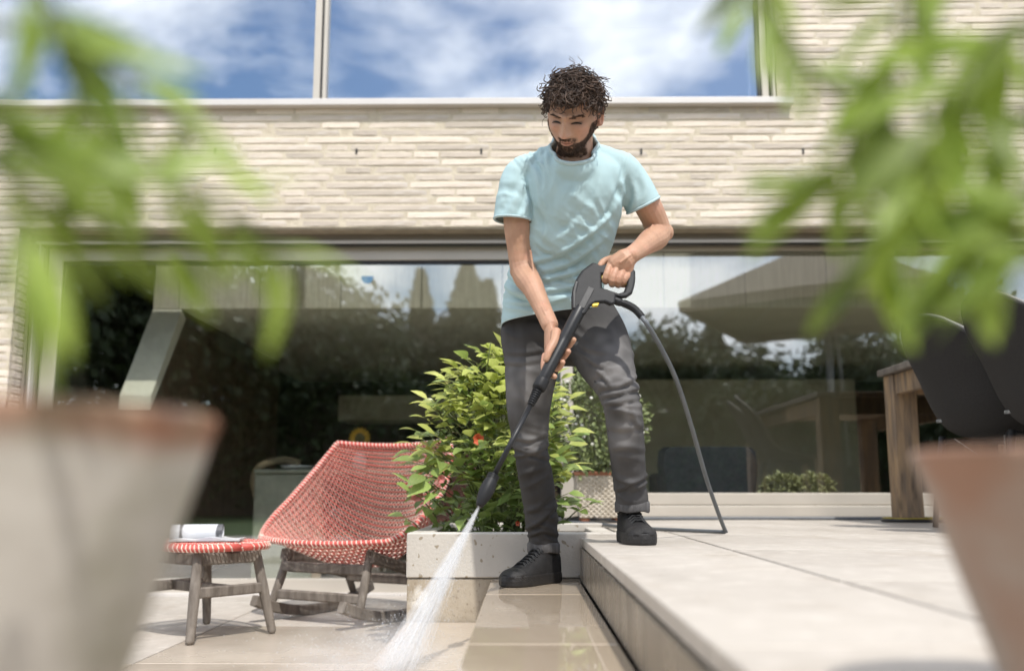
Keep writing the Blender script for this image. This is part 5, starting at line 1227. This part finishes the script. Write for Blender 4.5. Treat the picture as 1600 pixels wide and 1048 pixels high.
so = jeans.modifiers.new('s', 'SOLIDIFY'); so.thickness = .002; so.offset = 0
for lp_ in boundary_loops(me):
    W_ = [MW @ p for p in lp_]; c = sum(W_, Vector()) / len(W_)
    if c.z > .9: continue
    W_.sort(key=lambda p: math.atan2(p.y - c.y, p.x - c.x)); n_ = len(W_); W_ = [(W_[i-2] + W_[i-1] + W_[i] + W_[(i+1) % n_] + W_[(i+2) % n_]) / 5 for i in range(n_)][::2]
    prof = [(-.003, -.014), (.003, -.016), (.0062, -.012), (.0068, .015), (.0045, .021), (-.001, .020)]
    rgs = [[p + Vector((p.x - c.x, p.y - c.y, 0)).normalized() * e + Vector((0, 0, h + .0025 * math.sin(i * .5) + (c.z - p.z))) for e, h in prof] for i, p in enumerate(W_)]
    MB().loft(rgs, closed=True).build('cuff', M_cuff, jeans, smooth=True)
# side seam stitches
for spec_, side_ in ((RRs[3:], -1), (LLs[4:], 1)):
    for k, (a, b, hw, d, hd) in enumerate(dense(spec_, 30)):
        c = P(a + side_ * hw * .93, b, d - hd * .30); MB().ball(c, (.0028, .0028, .0052), n=6, k=4).build('stitch', M_black, jeans) if k % 1 == 0 else None

# --- high-top trainers
def shoe(heel, toe, z, label=None):
    heel, toe = Vector(heel), Vector(toe); d = (toe - heel); L = d.length; d.normalize(); s_ = Vector((-d.y, d.x, 0))
    T = lambda x, y, zz: heel + d * x + s_ * y + Vector((0, 0, z + zz - heel.z))
    xs_ = np.linspace(0, L, 18); wid = lambda t: np.interp(t, [0, .04, .15, .35, .55, .72, .86, .95, 1], [.014, .030, .039, .040, .047, .055, .050, .036, .010])
    base = [T(x, float(wid(x / L)), 0) for x in xs_] + [T(x, -wid(x / L), 0) for x in xs_[::-1]]
    c0 = sum(base, Vector()) / len(base)
    def outl(k, zz): return [c0 + (p - c0) * k + Vector((0, 0, zz)) for p in base]
    t = thing_part = MB().loft([outl(.97, .0015), outl(1.0, .006), outl(1.01, .020), outl(1.0, .034), outl(.975, .038)]).build('sole', M_sole, man, smooth=False)
    up = MB(); rg = []
    for x in np.linspace(.012, L - .012, 16):
        tt = x / L; w_ = wid(tt) * .955; h = np.interp(tt, [0, .1, .3, .45, .6, .75, .9, 1], [.10, .13, .125, .105, .082, .064, .054, .036]); row = []
        for k in range(14):
            a = math.pi * k / 13; row.append(T(x, w_ * math.copysign(abs(math.cos(a)) ** .7, math.cos(a)), .026 + (h - .026) * max(0, math.sin(a)) ** .8))
        rg.append(row + [T(x, -w_ * .9, .02), T(x, w_ * .9, .02)])
    up.loft(rg)
    up.tube([T(.085, 0, .06), T(.083, 0, .12), T(.076, 0, .185)], [.044, .043, .046], n=20, flat=.86, ref=d)
    me = remesh(up, .0045, 5, .5); u_ = dress('shoe_upper', me, M_shoe)
    hz = lambda x: np.interp(x / L, [0, .1, .3, .45, .6, .75, .9, 1], [.10, .13, .125, .105, .082, .064, .054, .036])
    for k in range(7):   # laces up the tongue
        x = L * (.36 + .052 * (6 - k)); zz = hz(x) + .003 + (.004 if k > 4 else 0)
        for sg in (1, -1): MB().tube([T(x - .004 * sg, .026 * sg, zz - .012), T(x + .002, .010 * sg, zz), T(x + .008, -.012 * sg, zz + .001), T(x + .012, -.026 * sg, zz - .012)], .0030, n=5).build('lace', M_lace, u_)
    cap_ = MB(); rg = []
    for tt in np.linspace(.80, .985, 7):
        x = L * tt; w_ = wid(tt) * .985; h = hz(x) + .002; rg.append([T(x, w_ * math.cos(math.pi * k / 11), .030 + (h - .030) * max(0, math.sin(math.pi * k / 11)) ** .7) for k in range(12)])
    cap_.loft(rg, cap=False).build('toe_cap', M_sole, u_, smooth=True)
shoe((.125, 3.575, .30), (-.065, 3.345, .30), .30)
shoe((.352, 3.425, .45), (.386, 3.125, .45), .45)
# ================================================================ PRESSURE WASHER GUN, HOSES, WATER
M_gun = mat('black_gun_plastic', (.014, .014, .015), (.018, .018, .019), rough=.5, scale=40, bump=.06, bscale=300, spec=.25)
M_gun2 = mat('satin_black_plastic', (.016, .016, .017), (.013, .013, .014), rough=.4, scale=40, spec=.35)
M_yel = mat('yellow_plastic', (.72, .52, .03), (.66, .47, .02), rough=.4)
gun = thing('pressure_washer_gun', 'black pressure washer gun with yellow trigger in the man\'s hands', 'spray gun', GP(906, 480))
def plate(outline, hole, th, name, mt, parent, bev=.006):
    """thick plate cut from an outline in the plane of the tool, rounded at its edges"""
    pts = [GP(a, b) for a, b in outline]; c = sum(pts, Vector()) / len(pts)
    bm = bmesh.new(); ov = [bm.verts.new(p) for p in pts]; oe = [bm.edges.new((a, b)) for a, b in zip(ov, ov[1:] + ov[:1])]
    if hole:
        hv_ = [bm.verts.new(GP(a, b)) for a, b in hole]; oe += [bm.edges.new((a, b)) for a, b in zip(hv_, hv_[1:] + hv_[:1])]
    bmesh.ops.triangle_fill(bm, use_beauty=True, edges=oe)
    bmesh.ops.recalc_face_normals(bm, faces=bm.faces)
    r_ = bmesh.ops.extrude_face_region(bm, geom=bm.faces[:]); vs = [e for e in r_['geom'] if isinstance(e, bmesh.types.BMVert)]
    bmesh.ops.translate(bm, verts=vs, vec=(0, th, 0)); bmesh.ops.translate(bm, verts=bm.verts, vec=(0, -th / 2, 0)); bmesh.ops.recalc_face_normals(bm, faces=bm.faces)
    me = bpy.data.meshes.new(name); bm.to_mesh(me); bm.free(); me.materials.append(mt); me.transform(WM(parent).inverted())
    o = link(name, me, parent); b = o.modifiers.new('b', 'BEVEL'); b.width = bev; b.segments = 3; b.limit_method = 'ANGLE'; b.angle_limit = R(50); return o
body_o = [(926, 411), (934, 414), (944, 415), (960, 416.5), (976, 418), (988, 420), (992, 425), (992, 440), (990.5, 449), (987.5, 459), (979, 465), (970, 466), (962, 464), (961, 475), (953, 477), (944, 473), (930, 474), (922, 479), (914, 492), (897, 492), (893, 480), (892.5, 464), (895, 450), (900, 437), (909, 424)]
hole = [(940, 430), (962, 431), (979, 432), (978, 447), (974, 457), (966, 459.5), (951, 454.5), (940, 451)]
plate(body_o, hole, .034, 'gun_body', M_gun, gun, .007)
plate([(899, 440), (904, 442), (899, 462), (898, 484), (894, 484), (893.5, 463)], None, .039, 'spine_shell', M_gun2, gun, .004)
plate([(938.5, 430), (944, 430), (941, 440), (938, 442)], None, .020, 'trigger', M_yel, gun, .002)
plate([(974, 436), (983, 434), (983, 445), (977, 446)], None, .022, 'safety_catch', M_yel, gun, .002)
plate([(924, 475), (936, 474), (934, 478.5), (925, 479)], None, .026, 'release_clip', M_yel, gun, .002)
plate([(919, 449), (928, 453), (912, 484), (903, 480)], None, .041, 'label_plate', M_gun2, gun, .002)
# embossed maker's name along the label plate
tcv = bpy.data.curves.new('t', 'FONT'); tcv.body = 'KÄRCHER'; tcv.size = 1; tcv.extrude = .03; tcv.align_x = 'CENTER'; tcv.align_y = 'CENTER'
to = bpy.data.objects.new('t', tcv); COL.objects.link(to); tme = evaluated(to); bpy.data.objects.remove(to)
a_, b_ = GP(907.5, 482, -.0215), GP(923.5, 451, -.0215); ax = (b_ - a_).normalized(); upv = (GP(905, 465) - GP(920, 472)); upv = (upv - ax * upv.dot(ax)).normalized(); nv_ = ax.cross(upv)
if nv_.y > 0: upv = -upv; nv_ = ax.cross(upv)
k_ = (b_ - a_).length * .9 / 4.6
tme.transform(Matrix.Translation((a_ + b_) / 2) @ Matrix((ax, upv, nv_)).transposed().to_4x4() @ Matrix.Scale(k_, 4)); tme.transform(WM(gun).inverted()); tme.materials.clear(); tme.materials.append(mat('embossed_black', (.006, .006, .006), rough=.3)); link('lettering', tme, gun)
# barrel, coupling, lance, nozzle
ba, bb_ = GP(908, 480), GP(846, 598)
MB().tube([ba.lerp(bb_, t) for t in (0, .03, .2, .42, .44, .47, .8, .97, 1)], [.0185, .0205, .0205, .0195, .0185, .0195, .019, .0185, .0165], n=24, flat=1.0).build('barrel', M_gun2, gun, smooth=True)
ca, cb_ = GP(849, 592), GP(841, 608)
MB().tube([ca, ca.lerp(cb_, .1), ca.lerp(cb_, .8), cb_], [.0205, .0215, .0215, .0195], n=20).build('coupling', M_gun, gun, smooth=True)
ra, rb_ = GP(841, 607), GP(829, 633)
MB().tube([ra.lerp(rb_, t) for t in (0, 1)], [.0135, .0095], n=16).build('grip_cone', M_gun, gun, smooth=True)
for k in range(8):
    c = ra.lerp(rb_, (k + .5) / 8); d = (rb_ - ra).normalized(); r_ = .0165 - .0045 * k / 7
    MB().tube([c - d * .0014, c + d * .0014], r_, n=16).build('rib', M_gun, gun)
la, lb_ = GP(832, 627), GP(769, 748)
MB().tube([la, lb_], .0078, n=14).build('lance', M_gun2, gun, smooth=True)
na, nb2 = GP(772, 741), GP(748.5, 791)
MB().tube([na.lerp(nb2, t) for t in (0, .06, .1, .16, .2, .45, .7, .93, 1)], [.012, .0165, .017, .0165, .0185, .022, .0195, .0125, .009], n=20).build('nozzle', M_gun, gun, smooth=True)
for k in range(3):
    c = na.lerp(nb2, .03 + .045 * k); d = (nb2 - na).normalized(); MB().tube([c - d * .0012, c + d * .0012], .0182, n=18).build('nozzle_ring', M_gun2, gun)
# bend protection at the hose end
hs = [GP(958, 468), GP(968, 472), GP(980, 476), GP(992, 483), GP(1003, 495)]
S = spline(hs, 30); MB().tube(S, [.0135] * 9 + [.0115] * 21, n=14).build('hose_socket', M_gun, gun, smooth=True)
for k in range(11, 29): MB().tube([S[k], S[k].lerp(S[min(k+1, 29)], .5)], .0145 - .0001 * k, n=12).build('bend_rib', M_gun, gun)

ph = thing('pressure_hose', 'grey pressure hose arching from the gun down to the terrace', 'hose', (.806, 3.92, .45))
z_ = .4605
arc = spline([GP(1001, 493), GP(1012, 508), P(1031, 540, 3.05), P(1056, 592, 3.18), P(1080, 665, 3.42), P(1103, 745, 3.68), P(1122, 800, 3.84), Vector((.800, 3.925, z_ + .012))], 60)
tail = spline([Vector((.806, 3.925, z_)), Vector((.74, 4.0, z_)), Vector((.60, 4.18, z_)), Vector((.46, 4.42, z_)), Vector((.36, 4.92, z_)), Vector((.22, 5.15, z_ )), Vector((.16, 5.3, z_))], 50)
MB().tube(arc + tail, .0080, n=10).build('hose_run', M_hose, ph, smooth=True)
h2 = tag(MB().tube(spline([(.14, 5.62, z_), (.4, 5.72, z_), (.8, 5.85, z_), (1.4, 5.93, z_), (1.8, 5.90, z_), (2.2, 5.86, z_), (2.8, 5.9, z_)], 60), .0098, n=10).build('supply_hose', M_hose, smooth=True), 'grey hose lying along the foot of the right-hand window', 'hose')
h3 = tag(MB().tube(spline([(.14, 5.05, z_ + .001), (.22, 5.3, z_ + .012), (.34, 5.48, z_ + .02), (.42, 5.2, z_ + .012), (.52, 5.1, z_)], 40), .0055, n=8).build('black_cable', M_hose_b, smooth=True), 'thin black cable looping behind the raised bed wall', 'cable')

# --- water: a fan of thin streams, droplets and drifting mist
def watermat(name, dens, glos):
    m = bpy.data.materials.new(name); m.use_nodes = True; t = m.node_tree; t.nodes.clear(); N = t.nodes.new; L = t.links.new
    tr = N('ShaderNodeBsdfTransparent'); df = N('ShaderNodeBsdfDiffuse'); df.inputs[0].default_value = (.88, .90, .92, 1); tl = N('ShaderNodeBsdfTranslucent'); tl.inputs[0].default_value = (.88, .90, .92, 1); gl = N('ShaderNodeBsdfGlossy'); gl.inputs['Roughness'].default_value = .25
    a = N('ShaderNodeMixShader'); a.inputs[0].default_value = .5; L(df.outputs[0], a.inputs[1]); L(tl.outputs[0], a.inputs[2])
    b = N('ShaderNodeMixShader'); b.inputs[0].default_value = glos; L(a.outputs[0], b.inputs[1]); L(gl.outputs[0], b.inputs[2])
    c = N('ShaderNodeMixShader'); L(tr.outputs[0], c.inputs[1]); L(b.outputs[0], c.inputs[2])
    tcn = N('ShaderNodeTexCoord'); mp = N('ShaderNodeMapping'); mp.inputs['Scale'].default_value = (60, 60, 9); L(tcn.outputs['Object'], mp.inputs[0]); nz = N('ShaderNodeTexNoise'); nz.inputs['Scale'].default_value = 1; nz.inputs['Detail'].default_value = 3; L(mp.outputs[0], nz.inputs['Vector'])
    rr = N('ShaderNodeMapRange'); rr.inputs[1].default_value = .3; rr.inputs[2].default_value = .75; rr.inputs[3].default_value = dens * .25; rr.inputs[4].default_value = dens * 1.5; L(nz.outputs['Fac'], rr.inputs[0]); L(rr.outputs[0], c.inputs[0])
    o = N('ShaderNodeOutputMaterial'); L(c.outputs[0], o.inputs[0]); return m
M_jet = watermat('fine_water_stream', .16, .1); M_drop = watermat('water_droplet', .5, .3)
src = nb2.copy(); tgt = PZ(618, 1046, .152); ax = (tgt - src); JL = ax.length; ax.normalize(); fan = ax.cross(Vector((0, 1, 0))).normalized(); fan2 = ax.cross(fan)
spray = thing('water_jet', 'white fan of water spraying from the nozzle onto the low step', 'water jet', tgt)
rj = random.Random(17); st = MB()
for k in range(46):
    u = rj.gauss(0, .42); w_ = rj.gauss(0, .38); sp_ = .060; t0 = rj.uniform(0, .35) if k > 110 else 0; t1 = 1.0
    if abs(u) > 1.15: continue
    pts = []; rad = []
    for i in range(9):
        t = t0 + (t1 - t0) * i / 8; wob = .004 * t * math.sin(t * 17 + k)
        spread = (.035 + .965 * t ** 1.05)
        p = src + ax * JL * t + fan * (u * sp_ * spread + wob) + fan2 * (w_ * sp_ * .8 * spread) + Vector((0, 0, -.015 * t * t))
        pts.append(p); rad.append((.0008 + .0022 * t) * (.25 + .75 * min(1, i / 3)))
    st.tube(pts, rad, n=5)
stuff(st.build('stream', M_jet, spray, smooth=True))
# the body of the jet: a cone of fine spray, streaked along its run
jm = bpy.data.materials.new('jet_spray'); jm.use_nodes = True; t = jm.node_tree; t.nodes.clear(); N = t.nodes.new; L = t.links.new
tcn = N('ShaderNodeTexCoord'); sp = N('ShaderNodeSeparateXYZ'); L(tcn.outputs['Object'], sp.inputs[0])
def mth(op, a, b=None):
    n = N('ShaderNodeMath'); n.operation = op
    for k, q in enumerate((a, b)):
        if q is None: continue
        if isinstance(q, (int, float)): n.inputs[k].default_value = q
        else: L(q, n.inputs[k])
    return n.outputs[0]
zz_ = mth('ADD', sp.outputs['Z'], .035); ux = mth('DIVIDE', sp.outputs['X'], zz_); uy = mth('DIVIDE', sp.outputs['Y'], zz_)
rad_ = mth('SQRT', mth('ADD', mth('MULTIPLY', ux, ux), mth('MULTIPLY', mth('MULTIPLY', uy, uy), 1.4)))
cb = N('ShaderNodeCombineXYZ'); L(mth('MULTIPLY', ux, 30.0), cb.inputs[0]); L(mth('MULTIPLY', uy, 30.0), cb.inputs[1]); L(mth('MULTIPLY', sp.outputs['Z'], 2.2), cb.inputs[2])
nz = N('ShaderNodeTexNoise'); nz.inputs['Scale'].default_value = 1.0; nz.inputs['Detail'].default_value = 3; L(cb.outputs[0], nz.inputs['Vector'])
rr = N('ShaderNodeMapRange'); rr.inputs[1].default_value = .36; rr.inputs[2].default_value = .68; rr.inputs[3].default_value = .12; rr.inputs[4].default_value = 1.5; L(nz.outputs['Fac'], rr.inputs[0])
ed_ = N('ShaderNodeMapRange'); ed_.interpolation_type = 'SMOOTHSTEP'; ed_.inputs[1].default_value = .125; ed_.inputs[2].default_value = .05; L(rad_, ed_.inputs[0])
dn_ = mth('DIVIDE', mth('MULTIPLY', mth('MULTIPLY', rr.outputs[0], ed_.outputs[0]), 7.0), mth('ADD', mth('MULTIPLY', sp.outputs['Z'], .9), .035))
pv = N('ShaderNodeVolumePrincipled'); pv.inputs['Color'].default_value = (.985, .99, 1, 1); pv.inputs['Anisotropy'].default_value = 0.0; L(dn_, pv.inputs['Density']); o = N('ShaderNodeOutputMaterial'); L(pv.outputs[0], o.inputs['Volume'])
cone = MB(); rgs = []
for zc_ in (0, .05, .15, .3, JL + .02): rgs.append([(.13 * (zc_ + .035) * math.cos(2 * math.pi * k / 24), .115 * (zc_ + .035) * math.sin(2 * math.pi * k / 24), zc_) for k in range(24)])
cone = cone.loft(rgs).build('spray_cone', jm, spray, world=False); stuff(cone)
cone.matrix_basis = WM(spray).inverted() @ Matrix.Translation(src) @ Matrix((fan, fan2 * (1 if fan.cross(fan2).dot(ax) > 0 else -1), ax)).transposed().to_4x4()
dr = MB()
for k in range(2600):
    t = rj.random() ** .6; u = rj.gauss(0, .62); w_ = rj.gauss(0, .5); p = src + ax * JL * t + fan * (u * .1 * (.05 + t)) + fan2 * (w_ * .09 * (.05 + t))
    if t > .93 or rj.random() < .5: p = tgt + Vector((rj.gauss(-.03, .16), rj.gauss(0, .14), abs(rj.gauss(0, .06)))); p.z = max(p.z, .154)
    r_ = rj.uniform(.0006, .0018); v = [p + Vector(d) * r_ for d in ((1, 0, 0), (-1, 0, 0), (0, 1, 0), (0, -1, 0), (0, 0, 1), (0, 0, -1))]
    dr.add(v, [(0, 2, 4), (2, 1, 4), (1, 3, 4), (3, 0, 4), (2, 0, 5), (1, 2, 5), (3, 1, 5), (0, 3, 5)])
stuff(dr.build('droplets', M_drop, spray))
# mist: a soft volume, densest where the water strikes the stone
mm = bpy.data.materials.new('spray_mist'); mm.use_nodes = True; t = mm.node_tree; t.nodes.clear(); N = t.nodes.new; L = t.links.new
tcn = N('ShaderNodeTexCoord'); ln = N('ShaderNodeVectorMath'); ln.operation = 'LENGTH'; L(tcn.outputs['Object'], ln.inputs[0])
fo = N('ShaderNodeMapRange'); fo.interpolation_type = 'SMOOTHSTEP'; fo.inputs[1].default_value = 1.0; fo.inputs[2].default_value = .1; L(ln.outputs['Value'], fo.inputs[0])
nz = N('ShaderNodeTexNoise'); nz.inputs['Scale'].default_value = 2.2; nz.inputs['Detail'].default_value = 4; L(tcn.outputs['Object'], nz.inputs['Vector']); rr = N('ShaderNodeMapRange'); rr.inputs[1].default_value = .35; rr.inputs[2].default_value = .7; L(nz.outputs['Fac'], rr.inputs[0])
mu = N('ShaderNodeMath'); mu.operation = 'MULTIPLY'; L(fo.outputs[0], mu.inputs[0]); L(rr.outputs[0], mu.inputs[1]); m2 = N('ShaderNodeMath'); m2.operation = 'MULTIPLY'; m2.inputs[1].default_value = 4.0; L(mu.outputs[0], m2.inputs[0])
pv = N('ShaderNodeVolumePrincipled'); pv.inputs['Color'].default_value = (.97, .98, 1, 1); pv.inputs['Anisotropy'].default_value = .2; L(m2.outputs[0], pv.inputs['Density']); o = N('ShaderNodeOutputMaterial'); L(pv.outputs[0], o.inputs['Volume'])
mist = MB().ball((0, 0, 0), 1.0, n=20, k=12).build('mist', mm, spray, world=False); mist.location = (-.08, .0, .03); mist.scale = (.34, .30, .15); stuff(mist)
